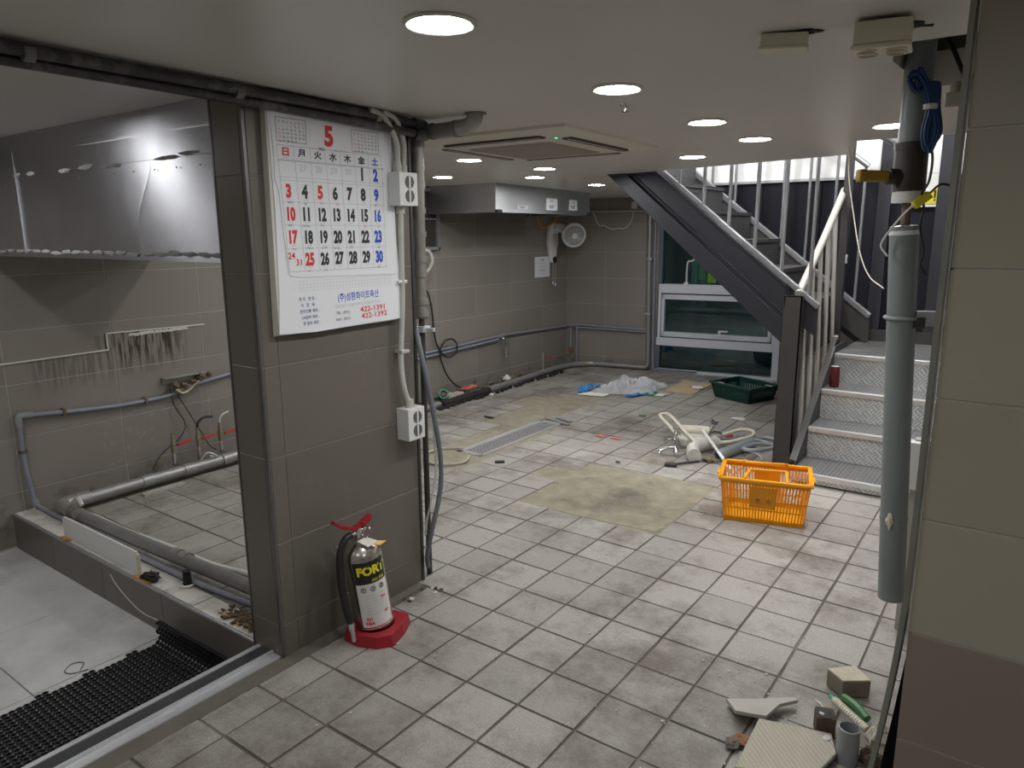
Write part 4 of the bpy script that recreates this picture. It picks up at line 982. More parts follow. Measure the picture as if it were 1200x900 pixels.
mb = MB(); mb.hexa([(.030, -.035, H_+.020), (.060, -.02, H_-.002), (.058, .030, H_-.004), (.030, .005, H_+.018), (.031, -.035, H_+.0215), (.061, -.02, H_), (.059, .030, H_-.002), (.031, .005, H_+.0195)]); build(mb, 'paper_tag', 'tag_paper', EX, local=True)
mb = MB(); mb.hexa([(.060, -.002, H_-.0015), (.072, .02, H_-.012), (.068, .055, H_-.012), (.057, .032, H_-.003), (.061, -.002, H_), (.073, .02, H_-.010), (.069, .055, H_-.010), (.058, .032, H_-.001)]); build(mb, 'card_tag', 'tag_orange', EX, local=True)
mb = MB(); mb.tube([(0, -.03, H_+.036), (-.002, -.055, H_+.030), (-.006, -.082, H_-.010), (-.006, -.098, H_-.10), (-.004, -.100, H_-.20), (.0, -.096, .075)], .0125, 12); build(mb, 'hose', 'hose_black', EX, smooth=True, local=True)
mb = MB(); mb.cyl((0, -.096, .080), (0, -.095, .055), .0135, n=12); mb.cyl((0, -.095, .055), (.002, -.094, .010), .009, .011, n=12); build(mb, 'nozzle', 'chrome', EX, smooth=True, local=True)
t = thing('torn_plaster_bits', 'small pile of crumbled plaster at the pillar foot', 'rubble', (-1.93, 2.02, 0))
for k in range(9):
    mb = MB(); mb.blob((-1.93+random.uniform(-.05, .07), 2.0+random.uniform(-.1, .1), .003), (.006+random.random()*.006, .005+random.random()*.006, .004), k, .5, 6, 4); build(mb, 'crumb', random.choice(['dust_white', 'dark_clod']), t)

# ================================================================== LEFT: HOOD, WASH AREA
t = thing('range_hood', 'dented stainless steel hood spanning above the curb', 'range hood', (-3.25, 1.43, 1.385))
def hood_front(u, v):
    x = -4.34+u*(2.145); return (x, 1.43+.0022*mnoise.noise(Vector((x*1.1+3, v*.6, 0))), 1.390+v*.345)
mb = MB(); mb.sheet(hood_front, 40, 8); build(mb, 'front_panel', 'stainless', t, smooth=True)
mb = MB(); mb.sheet(lambda u, v: (-4.34+u*2.145, 1.428-.006*v, 1.735+v*.172), 30, 4); build(mb, 'top_panel', 'stainless', t, smooth=True)
mb = MB(); mb.box(-4.34, -2.195, 1.424, 1.450, 1.378, 1.392); mb.box(-4.34, -2.195, 2.32, 2.34, 1.378, 1.90); mb.box(-4.34, -4.335, 1.43, 2.34, 1.378, 1.9); mb.box(-2.20, -2.195, 1.43, 2.1, 1.378, 1.9); mb.box(-4.34, -2.2, 1.45, 2.32, 1.52, 1.53); build(mb, 'body', 'stainless', t)
for k in range(9):
    x = -3.82+.18*k+random.uniform(-.04, .04)
    if k in (2, 6): continue
    mb = MB(); mb.blob((x, 1.4275, 1.737+random.uniform(-.006, .006)), (.035+.045*random.random(), .0020, .005+.004*random.random()), k, .9, 14, 6, 4); build(mb, 'glue_residue', 'glue_residue', t)
mb = MB()
for k in range(22): mb.blob((-4.25+.095*k, 1.426, 1.404+.012*mnoise.noise(Vector((k*.7, 3, 0)))), (.040, .0014, .007), k+20, 1.2, 10, 5, 5)
build(mb, 'grease_smear', 'glue_residue', t)['kind'] = 'stuff'
for k in range(14):
    mb = MB(); mb.cyl((-4.2+.145*k, 1.426, 1.700), (-4.2+.145*k, 1.423, 1.700), .003, n=8); build(mb, 'rivet', 'chrome', t)
mb = MB(); mb.box(-3.80, -3.796, 1.424, 1.432, 1.395, 1.905); build(mb, 'seam', 'aluminium', t)
# silicone line left by the removed sink
t = thing('silicone_line', 'white stepped silicone bead left on the stained kitchen wall', 'sealant', (-4.34, 2.0, .81))
for a, b_ in (((1.40, .815), (1.985, .822)), ((1.985, .820), (1.985, .918)), ((1.985, .918), (2.60, .908))):
    mb = MB(); mb.bar((-4.344, *a), (-4.344, *b_), .008, .012, up=(1, 0, 0)); build(mb, 'bead', 'silicone', t, bevel=.002)
mb = MB()
for k in range(12): mb.blob((-4.345, 2.13+.03*k, .897+.006*mnoise.noise(Vector((k*1.3, 0, 0)))), (.004, .022, .009), k, .7, 8, 5)
build(mb, 'ragged_sealant', 'silicone', t)['kind'] = 'stuff'
# grey water pipe on the wall
t = thing('water_pipe', 'grey plastic water pipe with elbow running along the kitchen wall', 'pipe', (-4.33, 1.49, .02))
mb = MB(); mb.tube([(-4.325, 1.515, .53), (-4.325, 1.75, .507), (-4.325, 2.0, .490), (-4.325, 2.25, .490), (-4.315, 2.34, .505), (-4.305, 2.42, .535), (-4.32, 2.6, .55), (-4.325, 2.9, .575), (-4.325, 3.4, .585)], .0125, 10); build(mb, 'run', 'pvc_bluegrey', t, smooth=True)
mb = MB(); mb.tube([(-4.325, 1.478, .50), (-4.325, 1.475, .3), (-4.32, 1.490, .10), (-4.315, 1.495, .02)], .0125, 10); build(mb, 'drop', 'pvc_bluegrey', t, smooth=True)
mb = MB(); mb.tube([(-4.325, 1.477, .475), (-4.325, 1.478, .525), (-4.325, 1.50, .533), (-4.325, 1.545, .528)], .018, 10); build(mb, 'elbow', 'pvc_grey', t, smooth=True)
mb = MB(); mb.cyl((-4.315, 1.495, .06), (-4.313, 1.497, .02), .018, n=12); build(mb, 'socket', 'pvc_grey', t, smooth=True)
for (y, z_) in ((1.70, .512), (2.16, .489), (2.95, .577)):
    mb = MB(); mb.box(-4.348, -4.308, y-.008, y+.008, z_-.02, z_+.02); build(mb, 'clamp', 'rusty', t, bevel=.002)
mb = MB(); mb.box(-4.348, -4.308, 1.46, 1.495, .33, .345); build(mb, 'clamp', 'rusty', t, bevel=.002)
# tap bracket
t = thing('tap_bracket', 'corroded tap bracket with valve bodies on the kitchen wall', 'bracket', (-4.33, 2.42, .55))
mb = MB(); mb.box(-4.348, -4.335, 2.28, 2.56, .565, .605); mb.box(-4.348, -4.30, 2.28, 2.56, .600, .608); build(mb, 'plate', 'bracket_grey', t, bevel=.002)
for (y, z_, r_) in ((2.34, .555, .024), (2.40, .545, .022), (2.46, .560, .020), (2.52, .585, .024), (2.575, .588, .018)):
    mb = MB(); mb.blob((-4.30, y, z_), (r_, r_*1.2, r_), y, .5, 10, 7, 3); build(mb, 'valve_body', 'rusty', t)
mb = MB(); mb.tube([(-4.30, 2.34, .53), (-4.29, 2.38, .50), (-4.30, 2.44, .52), (-4.30, 2.50, .56)], .012, 8); build(mb, 'connector', 'brass_dull', t, smooth=True)
mb = MB(); mb.cyl((-4.31, 2.50, .56), (-4.31, 2.505, .30), .003, n=6); build(mb, 'rod', 'bracket_grey', t)
for lab_, P in (('left one of two thin black wires hanging below the tap bracket', [(-4.31, 2.31, .54), (-4.31, 2.33, .42), (-4.30, 2.38, .30), (-4.29, 2.33, .22), (-4.29, 2.20, .14), (-4.29, 2.14, .06)]),
               ('right one of two thin black wires, reaching the floor pipe', [(-4.31, 2.33, .54), (-4.31, 2.40, .40), (-4.29, 2.46, .26), (-4.25, 2.50, .14), (-4.20, 2.52, .11)])):
    mb = MB(); mb.tube(P, .003, 6); tag(build(mb, 'wire', 'cable_black', smooth=True), lab_, 'wire')
# silver pipe on the floor
t = thing('floor_pipe', 'silver pipe lying along the foot of the kitchen wall', 'pipe', (-4.15, 2.3, .02))
mb = MB(); mb.tube([(-4.12, 1.60, .055), (-4.125, 1.9, .058), (-4.13, 2.4, .060), (-4.14, 3.4, .06)], .032, 14, k=2); build(mb, 'pipe', 'pipe_galv', t, smooth=True)
for y in (2.02, 2.28, 2.54, 1.66):
    mb = MB(); mb.cyl((-4.127, y-.035, .059), (-4.127, y+.035, .059), .0365, n=16); build(mb, 'coupling', 'pipe_galv', t, smooth=True)
mb = MB(); mb.tube([(-4.14, 2.37, .09), (-4.11, 2.40, .135), (-4.10, 2.45, .11), (-4.13, 2.47, .08), (-4.15, 2.44, .10)], .006, 6); build(mb, 'tie', 'cable_white', t, smooth=True)
for k, (y, lb) in enumerate(((2.235, 'leftmost of the red-handled valves rising from the floor pipe'), (2.400, 'middle red-handled valve with a black hose tail'), (2.555, 'red-handled valve with a short white hose tail'), (2.69, 'red-handled valve half hidden behind the pillar'))):
    t = thing('ball_valve', lb, 'valve', (-4.21, y, .05), group='red-handled valves on the wash area pipe')
    x = -4.20
    mb = MB(); mb.cyl((x, y, .085), (x, y, .165), .011, n=10); mb.cyl((x, y, .085), (x, y, .10), .016, n=10); mb.cyl((x, y, .13), (x, y, .14), .0135, n=10); build(mb, 'stem', 'chrome', t, smooth=True)
    mb = MB(); mb.cyl((x, y, .165), (x, y, .20), .017, n=6); mb.lathe([(.013, .20), (.019, .215), (.013, .232)], 12, (x, y, 0)); mb.cyl((x, y, .232), (x, y, .262), .014, n=6); mb.cyl((x, y, .262), (x, y, .285), .009, n=10); build(mb, 'valve_body', 'brass_dull', t, smooth=True)
    mb = MB(); mb.bar((x+.022, y+.02, .212), (x+.022, y+.105, .222), .012, .014); build(mb, 'lever', 'valve_red', t, bevel=.003)
    mb = MB(); mb.cyl((x, y, .215), (x+.022, y+.015, .213), .006, n=8); build(mb, 'spindle', 'chrome', t)
    if k == 1: mb = MB(); mb.tube([(x, y, .285), (x, y+.01, .315), (x, y+.05, .34), (x, y+.11, .335)], .008, 8); build(mb, 'hose_tail', 'cable_black', t, smooth=True)
    if k == 2: mb = MB(); mb.tube([(x, y, .285), (x, y+.005, .31), (x, y+.03, .335), (x, y+.07, .345)], .006, 8); build(mb, 'hose_tail', 'cable_white', t, smooth=True)
mb = MB(); mb.box(-4.08, -4.03, 1.95, 2.20, 0, .012); tag(build(mb, 'broken_tile', 'shard'), 'loose strip of tile lying in front of the silver floor pipe', 'tile')
# big grey drain pipe along the curb
t = thing('drain_line', 'fat dark grey drain pipe with elbow lying along the curb', 'pipe', (-3.2, 1.56, 0))
mb = MB(); mb.tube([(-4.0, 1.545, .050), (-3.4, 1.555, .050), (-2.9, 1.57, .050), (-2.20, 1.60, .050)], .030, 16, k=3); build(mb, 'pipe', 'pvc_dark', t, smooth=True)
mb = MB(); mb.tube([(-3.98, 1.545, .052), (-4.07, 1.545, .055), (-4.115, 1.56, .058), (-4.125, 1.62, .058)], .037, 16); build(mb, 'elbow', 'vertical_drain', t, smooth=True)
for x in (-3.90, -2.96, -3.02):
    mb = MB(); mb.cyl((x-.022, 1.545+(x+4)*.03, .050), (x+.022, 1.546+(x+4)*.03, .050), .0355, n=18); build(mb, 'coupling', 'vertical_drain', t, smooth=True)
mb = MB(); mb.tube([(-3.98, 1.55, .10), (-3.94, 1.56, .13), (-3.90, 1.56, .10)], .012, 8); build(mb, 'strap', 'conduit', t, smooth=True)
mb = MB(); mb.tube([(-4.31, 1.497, .03), (-4.1, 1.50, .024), (-3.6, 1.505, .022), (-3.1, 1.507, .02), (-2.78, 1.51, .022), (-2.5, 1.535, .018), (-2.2, 1.56, .02)], .0115, 10); tag(build(mb, 'water_pipe', 'pvc_bluegrey', smooth=True), 'thin blue-grey pipe between the curb top and the fat drain pipe', 'pipe')
mb = MB(); mb.tube([(-3.95, 1.63, .012), (-3.6, 1.63, .012), (-3.2, 1.655, .012), (-2.9, 1.66, .012), (-2.65, 1.70, .012), (-2.2, 1.72, .012)], .011, 8); tag(build(mb, 'cable', 'cable_white', smooth=True), 'off-white cable lying beside the fat drain pipe', 'cable')
t = thing('floor_stub', 'cut pipe stub in a white ring beside the drain pipe', 'pipe', (-2.80, 1.52, 0))
mb = MB(); mb.lathe([(.032, 0.002), (.034, .010), (.026, .013), (.024, .006)], 20, (-2.80, 1.490, .006)); build(mb, 'ring', 'silicone', t, smooth=True)
mb = MB(); mb.cyl((-2.80, 1.490, .0), (-2.80, 1.490, .075), .019, .016, n=12); build(mb, 'stub', 'insulation', t, smooth=True)
t = thing('splash_board', 'white splash board standing upright on the curb', 'board', (-3.41, 1.42, .006))
mb = MB(); mb.box(-3.765, -3.065, 1.415, 1.424, .006, .118); build(mb, 'board', 'splash_board', t, bevel=.002)
for x in (-3.772, -3.062):
    mb = MB(); mb.box(x-.005, x+.005, 1.412, 1.428, .006, .108); build(mb, 'end_strip', 'cream_hose', t, bevel=.003)
for k, x in enumerate((-3.76, -3.05, -2.99)):
    mb = MB(); mb.blob((x+.01, 1.408, .008), (.045, .020, .006), k, .6, 12, 5); build(mb, 'glue_blob', 'amber_glue', t)
mb = MB(); mb.blob((-2.975, 1.425, .024), (.050, .026, .018), 3, .6, 14, 9, 3); mb.blob((-3.01, 1.415, .016), (.026, .018, .012), 5, .5, 10, 7, 3); tag(build(mb, 'burnt_lump', 'insulation'), 'black hardened lump beside the white splash board', 'lump')
t = thing('soil_pile', 'crumbly brown debris on the curb end by the pillar', 'debris', (-2.35, 1.455, .006))
mb = MB()
for k in range(70): 
    x = random.gauss(-2.36, .07); y = random.uniform(1.42, 1.50)
    if -2.55 < x < -2.21: mb.blob((x, y, .009+random.random()*.006), (.007+.009*random.random(), .006+.006*random.random(), .005), k, .7, 6, 4, 3)
o_ = build(mb, 'crumbs', 'soil', t); o_['kind'] = 'stuff'
mb = MB()
for k in range(12): mb.blob((-2.38+random.uniform(-.12, .14), 1.42+random.uniform(0, .06), .010), (.010, .005, .004), k+90, .7, 6, 4, 3)
o_ = build(mb, 'flakes', 'amber_glue', t); o_['kind'] = 'stuff'
# perforated rubber mat, turned up against the curb
t = thing('rubber_mat', 'black perforated rubber mat lying in the sunken entry', 'mat')
def mat_pt(x, s, h):
    # s runs along y; past 1.335 the mat climbs the curb
    if s < 1.30: return Vector((x, s, -.190+h))
    r_ = .05; a = min((s-1.30)/r_, PI/2); y = 1.30+(r_-h)*math.sin(a)*1.0; z_ = -.190+r_-(r_-h)*math.cos(a)
    if (s-1.30)/r_ > PI/2: z_ += (s-1.30)-r_*PI/2
    return Vector((x, y, z_))
mb = MB(); cell = .0235; nx = 27; nxr = nx; x_r = -2.175; TH = .011
for j in range(0, 95):
    s0 = 1.440-cell*(j+1)
    for i in range(nx):
        x0 = x_r-cell*(i+1)
        lim = -2.80-.012*math.sin(j*.9)
        if x0 < lim or (j < 4 and x0 < -2.815): continue
        off_ = (j % 2)*cell*.5
        c_ = (x0+cell/2-off_*.0, s0+cell/2); rh = cell*.38
        O, Hh = [], []
        for q in range(8):
            a = PI/8+q*PI/4; k = 1/max(abs(math.cos(a)), abs(math.sin(a)))
            O.append((c_[0]+cell/2*k*math.cos(a), c_[1]+cell/2*k*math.sin(a))); Hh.append((c_[0]+rh*math.cos(a), c_[1]+rh*math.sin(a)*.9))
        vs = [mat_pt(x, y, TH) for x, y in O]+[mat_pt(x, y, TH+.0012) for x, y in Hh]+[mat_pt(x, y, 0) for x, y in Hh]
        o0 = len(mb.v); mb.v += vs
        for q in range(8):
            q2 = (q+1) % 8; mb.f.append((o0+q, o0+q2, o0+8+q2, o0+8+q)); mb.f.append((o0+8+q, o0+8+q2, o0+16+q2, o0+16+q))
m_ = build(mb, 'perforated_sheet', 'mat_rubber', t)
t.location = (-2.48, .3, -.19); m_.location = -t.location
mb = MB(); P = [mat_pt(-2.79, 1.30+.0*k, .012) for k in range(1)]
mb.tube([mat_pt(-2.80, 1.42, .01), mat_pt(-2.5, 1.439, .010), mat_pt(-2.18, 1.439, .010)], .006, 6, k=3); build(mb, 'rolled_edge', 'mat_rubber', t, smooth=True)
mb = MB(); mb.tube([(-2.86, 1.06, -.187), (-2.90, 1.09, -.186), (-2.93, 1.06, -.187), (-2.90, 1.02, -.187), (-2.86, 1.03, -.187), (-2.84, 1.08, -.187)], .002, 6); tag(build(mb, 'wire', 'cable_grey', smooth=True), 'small loop of thin wire on the pale entry floor beside the mat', 'wire')
mb = MB(); mb.tube([(-3.27, 1.387, -.035), (-3.22, 1.385, -.07), (-3.12, 1.384, -.11), (-3.0, 1.384, -.138), (-2.88, 1.385, -.132)], .0022, 6); tag(build(mb, 'cable', 'cable_white', smooth=True), 'thin pale cord stuck in a curve on the curb face', 'cord')

# ================================================================== REAR KITCHEN WALL
t = thing('range_hood', 'stainless steel hood with three stickers under the ceiling in the far corner', 'range hood', (-3.95, 5.5, 1.645))
X0, X1, Y0, Y1, Z0 = -4.35, -3.60, 4.745, 6.24, 1.645
def hz(x, y, z_): return (x, y, z_)
mb = MB(); mb.sheet(lambda u, v: (X1+.003*mnoise.noise(Vector((u*6, v*2, 1))), Y0+(Y1-Y0)*u, Z0+(cz(Y0+(Y1-Y0)*u)-.001-Z0)*v), 30, 4); build(mb, 'front_panel', 'stainless_far', t, smooth=True)
mb = MB(); mb.sheet(lambda u, v: (X0+(X1-X0)*u, Y0+.004*mnoise.noise(Vector((u*5, v*3, 4))), Z0+(cz(Y0)-.001-Z0)*v), 16, 4); build(mb, 'side_panel', 'stainless_far', t, smooth=True)
mb = MB(); mb.sheet(lambda u, v: (X0+(X1-X0)*u, Y1, Z0+(cz(Y1)-.001-Z0)*v), 2, 2); build(mb, 'side_panel', 'stainless_far', t)
mb = MB(); mb.box(X0, X1-.01, Y0+.01, Y1-.01, Z0+.05, Z0+.06); build(mb, 'filter_plate', 'ac_slot', t)
for a, b_ in (((X1, Y0, Z0), (X1, Y1, Z0)), ((X0, Y0, Z0), (X1, Y0, Z0)), ((X0, Y1, Z0), (X1, Y1, Z0))):
    mb = MB(); mb.bar(a, b_, .02, .012); build(mb, 'gutter', 'stainless_far', t)
for y in (Y0+.03, Y1-.03):
    mb = MB(); mb.cbox((X1+.004, y, Z0+.002), (.04, .06, .03)); build(mb, 'corner_cap', 'black_plastic', t, bevel=.006)
mb = MB(); mb.box(X1-.03, X1-.01, 5.24, 5.25, Z0-.03, Z0); build(mb, 'drip_pin', 'black_plastic', t)
for (y0, y1, z0, z1, s, m_) in ((5.03, 5.19, 1.672, 1.700, '안전점검', 'ink_black'), (5.475, 5.655, 1.672, 1.775, '소화기', 'ink_red'), (5.86, 6.0, 1.678, 1.772, '주의', 'ink_red')):
    mb = MB(); mb.box(X1+.003, X1+.005, y0, y1, z0, z1); s_ = build(mb, 'sticker', 'paper', t)
    o_ = wloc(s_)
    text('sticker_print', s, .02, m_, s_, (lambda yy, zz, oo: (lambda a, b_: (X1+.0057-oo.x, yy+a-oo.y, zz+b_-oo.z)))((y0+y1)/2, z0+(z1-z0)*(.5 if z1-z0 < .05 else .75), o_), .02, height=.016)
    if z1-z0 > .05:
        mb = MB(); mb.box(X1+.005, X1+.0058, (y0+y1)/2-.04, (y0+y1)/2+.03, z0+.015, z0+.045); build(mb, 'sticker_mark', 'ink_grey', s_)
# recessed cupboard frame left of the hood
t = thing('wall_cupboard', 'open grey metal wall cupboard with a shelf left of the far hood', 'cupboard', (-4.25, 4.6, 1.335))
mb = MB(); mb.box(-4.346, -4.33, 4.26, 4.86, 1.335, 1.855); build(mb, 'back_plate', 'ac_slot', t)
for (y0, y1, z0, z1) in ((4.835, 4.865, 1.335, 1.855), (4.26, 4.29, 1.335, 1.855), (4.26, 4.865, 1.335, 1.362), (4.26, 4.865, 1.83, 1.857), (4.26, 4.865, 1.590, 1.606)):
    mb = MB(); mb.box(-4.33, -4.30, y0, y1, z0, z1); build(mb, 'frame_bar', 'alu_dull', t, bevel=.003)
# wall fan
FN = thing('wall_fan', 'white wall-mounted fan with round guard below the far hood', 'fan', (-4.345, 6.70, 1.25))
mb = MB(); P = [(6.70+.095*math.cos(a)*(.75 if math.sin(a) < 0 else 1), 1.36+(.20 if math.sin(a) < 0 else .24)*math.sin(a)) for a in [2*PI*i/28 for i in range(28)]]
mb = MB().prism([(-4.345, y, z_) for y, z_ in P], (.045, 0, 0)); build(mb, 'back_plate', 'fan_white', FN, bevel=.012, seg=3)
mb = MB(); mb.cyl((-4.30, 6.715, 1.19), (-4.292, 6.715, 1.19), .035, n=18); build(mb, 'dial', 'black_plastic', FN, smooth=True)
mb = MB(); mb.tube([(-4.31, 6.72, 1.50), (-4.24, 6.72, 1.53), (-4.17, 6.72, 1.50)], .045, 14); build(mb, 'neck', 'fan_white', FN, smooth=True)
hc = Vector((-4.08, 6.74, 1.455)); hd = Vector((.66, -.70, -.22)).normalized(); MX = Matrix((frame(hd)[0], frame(hd)[1], hd)).transposed()*.74
mb = MB(); mb.lathe([(.0, -.13), (.07, -.13), (.12, -.10), (.165, -.05), (.175, .0), (.175, .04), (.155, .055), (.145, .05), (.15, .0), (.14, -.03)], 32, hc, MX); build(mb, 'housing', 'fan_white', FN, smooth=True)
mb = MB()
for r_ in (.145, .12, .095, .07): mb.tube([hc+MX@Vector((r_*math.cos(2*PI*i/28), r_*math.sin(2*PI*i/28), .05+.03*(1-r_/.15))) for i in range(28)], .0022, 5, k=1, closed=True)
for i in range(28): mb.tube([hc+MX@Vector((rr*math.cos(2*PI*i/28), rr*math.sin(2*PI*i/28), .05+.03*(1-rr/.15))) for rr in (.15, .04)], .0016, 4, k=1)
build(mb, 'guard', 'fan_white', FN)['kind'] = 'stuff'
mb = MB(); mb.lathe([(.042, .07), (.042, .082), (.03, .088), (0, .089)], 20, hc, MX); build(mb, 'guard_badge', 'fan_white', FN, smooth=True)
for k in range(4):
    mb = MB(); a0 = k*PI/2
    mb.sheet(lambda u, v: hc+MX@Vector(((.03+.105*v)*math.cos(a0+(u-.5)*1.1+v*.3), (.03+.105*v)*math.sin(a0+(u-.5)*1.1+v*.3), .012+.03*(u-.5))), 6, 4, .003); build(mb, 'blade', 'fan_blade', FN, smooth=True)
for y, zb in ((6.685, .945), (6.735, .925)):
    mb = MB(); mb.cyl((-4.30, y, 1.17), (-4.30, y, zb), .002, n=6); c_ = build(mb, 'pull_cord', 'cable_white', FN)
    mb = MB(); mb.lathe([(0, -.018), (.008, -.014), (.010, 0), (.006, .014), (0, .016)], 10, (-4.30, y, zb)); build(mb, 'cord_bead', 'fan_white', c_, smooth=True)
mb = MB(); mb.tube([(-4.30, 6.38, 1.66), (-4.29, 6.38, 1.60), (-4.285, 6.42, 1.545), (-4.285, 6.48, 1.535), (-4.29, 6.60, 1.565), (-4.29, 6.70, 1.60), (-4.29, 6.73, 1.66)], .012, 10); tag(build(mb, 'gas_hose', 'hose_orange', smooth=True), 'orange hose looping below the far stainless hood', 'hose')
t = thing('wall_notice', 'white paper notice taped to the wall below the fan', 'notice', (-4.346, 6.545, 1.01))
mb = MB(); mb.box(-4.3475, -4.346, 6.40, 6.69, 1.012, 1.228); nt_ = build(mb, 'sheet', 'paper', t)
o_ = wloc(nt_)
for k, (s, h, m_) in enumerate((('안내문', .022, 'ink_black'), ('주방 바닥 미끄럼 주의', .012, 'ink_grey'), ('가스 밸브를 잠가 주세요', .012, 'ink_grey'), ('퇴근시 전원 확인', .014, 'ink_navy'), ('관리자', .012, 'ink_grey'))):
    text('notice_print', s, h, m_, nt_, (lambda zz: (lambda a, b_: (-4.3452-o_.x, 6.545+a-o_.y, zz+b_-o_.z)))(1.195-.036*k), .01, height=h)
# water pipes with taps along left and rear wall
def pipe_thing(label, pts, r, m_, k=4, name='water_pipe', cat='pipe', n=10):
    mb = MB(); mb.tube(pts, r, n, k); return tag(build(mb, name, m_, smooth=True), label, cat)
t = thing('water_pipe', 'twin blue-grey water pipes along the far left wall with a tap', 'pipe', (-4.32, 5.7, .25))
for dz, P in ((0, [(-4.325, 3.0, .40), (-4.325, 4.4, .435), (-4.32, 5.2, .455), (-4.315, 5.75, .472), (-4.32, 6.2, .462), (-4.325, 7.03, .437)]), (.032, [(-4.325, 3.0, .365), (-4.325, 4.4, .40), (-4.32, 5.2, .423), (-4.315, 5.72, .440)])):
    mb = MB(); mb.tube(P, .0125, 10); build(mb, 'run', 'pvc_bluegrey', t, smooth=True)
mb = MB(); mb.cyl((-4.315, 5.70, .47), (-4.315, 5.80, .472), .02, n=12); build(mb, 'tee', 'pipe_galv', t, smooth=True)
mb = MB(); mb.tube([(-4.315, 5.75, .46), (-4.29, 5.77, .44), (-4.28, 5.80, .42), (-4.28, 5.80, .38), (-4.28, 5.79, .30), (-4.28, 5.79, .25)], .013, 10); build(mb, 'tap_drop', 'chrome', t, smooth=True)
mb = MB(); mb.cyl((-4.28, 5.79, .30), (-4.28, 5.79, .335), .019, n=6); mb.cyl((-4.28, 5.79, .27), (-4.28, 5.79, .285), .017, n=6); build(mb, 'tap_nut', 'brass_dull', t)
t = thing('water_pipe', 'grey water pipe along the rear wall with two drops in the corner', 'pipe', tuple(bk(.1, .1, .04)))
mb = MB(); mb.tube([bk(.03, .445, .04), bk(.12, .462, .04), bk(.45, .452, .035), bk(.80, .445, .035), bk(.94, .445, .035)], .0125, 10); build(mb, 'run', 'pvc_bluegrey', t, smooth=True)
mb = MB(); mb.tube([bk(.08, .43, .035), bk(.45, .425, .03), bk(.94, .42, .03)], .009, 8); build(mb, 'run', 'pvc_grey', t, smooth=True)
for u, zb in ((.055, .17), (.13, .02)):
    mb = MB(); mb.cyl(bk(u, .44, .04), bk(u, zb, .04), .012, n=10); build(mb, 'drop', 'pvc_bluegrey', t, smooth=True)
mb = MB(); mb.cyl(bk(.055, .20, .04), bk(.055, .15, .04), .018, n=8); mb.cyl(bk(.055, .15, .04), bk(.055, .13, .04), .013, n=8); build(mb, 'tap', 'rusty', t)
mb = MB(); mb.cyl(bk(.055, .165, .06), bk(.055, .165, .075), .012, n=8); build(mb, 'tap_knob', 'valve_red', t)
mb = MB(); mb.cyl(bk(.05, .445, .04), bk(.14, .46, .04), .019, n=12); build(mb, 'tee', 'pipe_galv', t, smooth=True)
pipe_thing('horizontal grey pipe high on the rear wall', [bk(.16, 1.705, .03), bk(.5, 1.70, .03), bk(1.5, 1.69, .03)], .017, 'pipe_galv', 2)
t = thing('drain_pipe', 'upright grey pipe in the rear corner beside the window', 'pipe', tuple(bk(.955, 0, .05)))
mb = MB(); mb.tube([bk(.945, 1.69, .045), bk(.955, 1.0, .045), bk(.97, .2, .045), bk(.972, .09, .045), bk(.955, .045, .05), bk(.90, .035, .05), bk(.55, .035, .06), bk(.30, .035, .08)], .024, 12, k=5); build(mb, 'pipe', 'pipe_galv', t, smooth=True)
for z_ in (1.2, .62):
    mb = MB(); wbox(.925, .985, z_-.012, z_+.012, -.002, .072, mb); build(mb, 'clamp', 'alu_dull', t, bevel=.003)
pipe_thing('second slim upright pipe directly beside the window jamb', [bk(1.0, 1.72, .03), bk(1.01, .9, .03), bk(1.025, .05, .03), bk(1.10, .03, .03), bk(1.5, .03, .035)], .013, 'pvc_bluegrey', 4)
pipe_thing('white cable drooping in waves from the high rear pipe', [bk(.27, 1.70, .03), bk(.32, 1.66, .03), bk(.34, 1.60, .03), bk(.38, 1.55, .03), bk(.43, 1.552, .03), bk(.48, 1.525, .03), bk(.54, 1.510, .03), bk(.60, 1.522, .03), bk(.65, 1.515, .03), bk(.70, 1.545, .03), bk(.745, 1.62, .03), bk(.76, 1.70, .03)], .006, 'cable_white', 4, 'cable', 'cable', 8)
mb = MB(); wbox(.735, .80, 1.72, 1.80, 0, .04, mb); tag(build(mb, 'wall_box', 'conduit', bevel=.004), 'small pale box on the rear wall just above the high pipe', 'junction box')
# pipe with torn insulation along the wall foot
t = thing('floor_pipe', 'grey pipe with torn black insulation along the far wall foot', 'pipe', (-4.15, 5.6, 0))
mb = MB(); mb.tube([(-4.06, 3.4, .032), (-4.07, 4.3, .032), (-4.10, 4.9, .032), (-4.12, 5.7, .034), (-4.16, 6.3, .036), (-4.15, 6.75, .036), (-4.05, 6.95, .036), bk(.35, .035, .08)], .029, 12, k=5); build(mb, 'pipe', 'pipe_galv', t, smooth=True)
mb = MB(); mb.tube([(-4.06+.01*mnoise.noise(Vector((k*1.7, 0, 0)))-.0006*(k), 4.55+.075*k, .034+.008*mnoise.noise(Vector((k*2.3, 4, 0)))) for k in range(10)], lambda q: .036+.010*mnoise.noise(Vector((q*14, 2, 0))), 9, k=2); build(mb, 'insulation', 'insulation', t)
mb = MB()
for k in range(26): mb.blob((-4.02-.002*k+random.uniform(-.01, .02), 4.5+.08*k, .016), (.022, .03, .016), k+50, .8, 7, 5, 3)
build(mb, 'insulation_scrap', 'insulation', t)['kind'] = 'stuff'
for k in range(16):
    mb = MB(); y = 4.6+.16*k; mb.blob((-4.29+random.uniform(-.03, .03), y, .02), (.035, .07, .022+.012*random.random()), k+120, .7, 8, 5, 3); build(mb, 'mortar_lump', random.choice(['rusty', 'cement_edge', 'cement_edge']), t)
t = thing('gas_stub', 'thin chrome stub with a red lever rising at the far wall foot', 'valve', (-4.14, 6.28, .03))
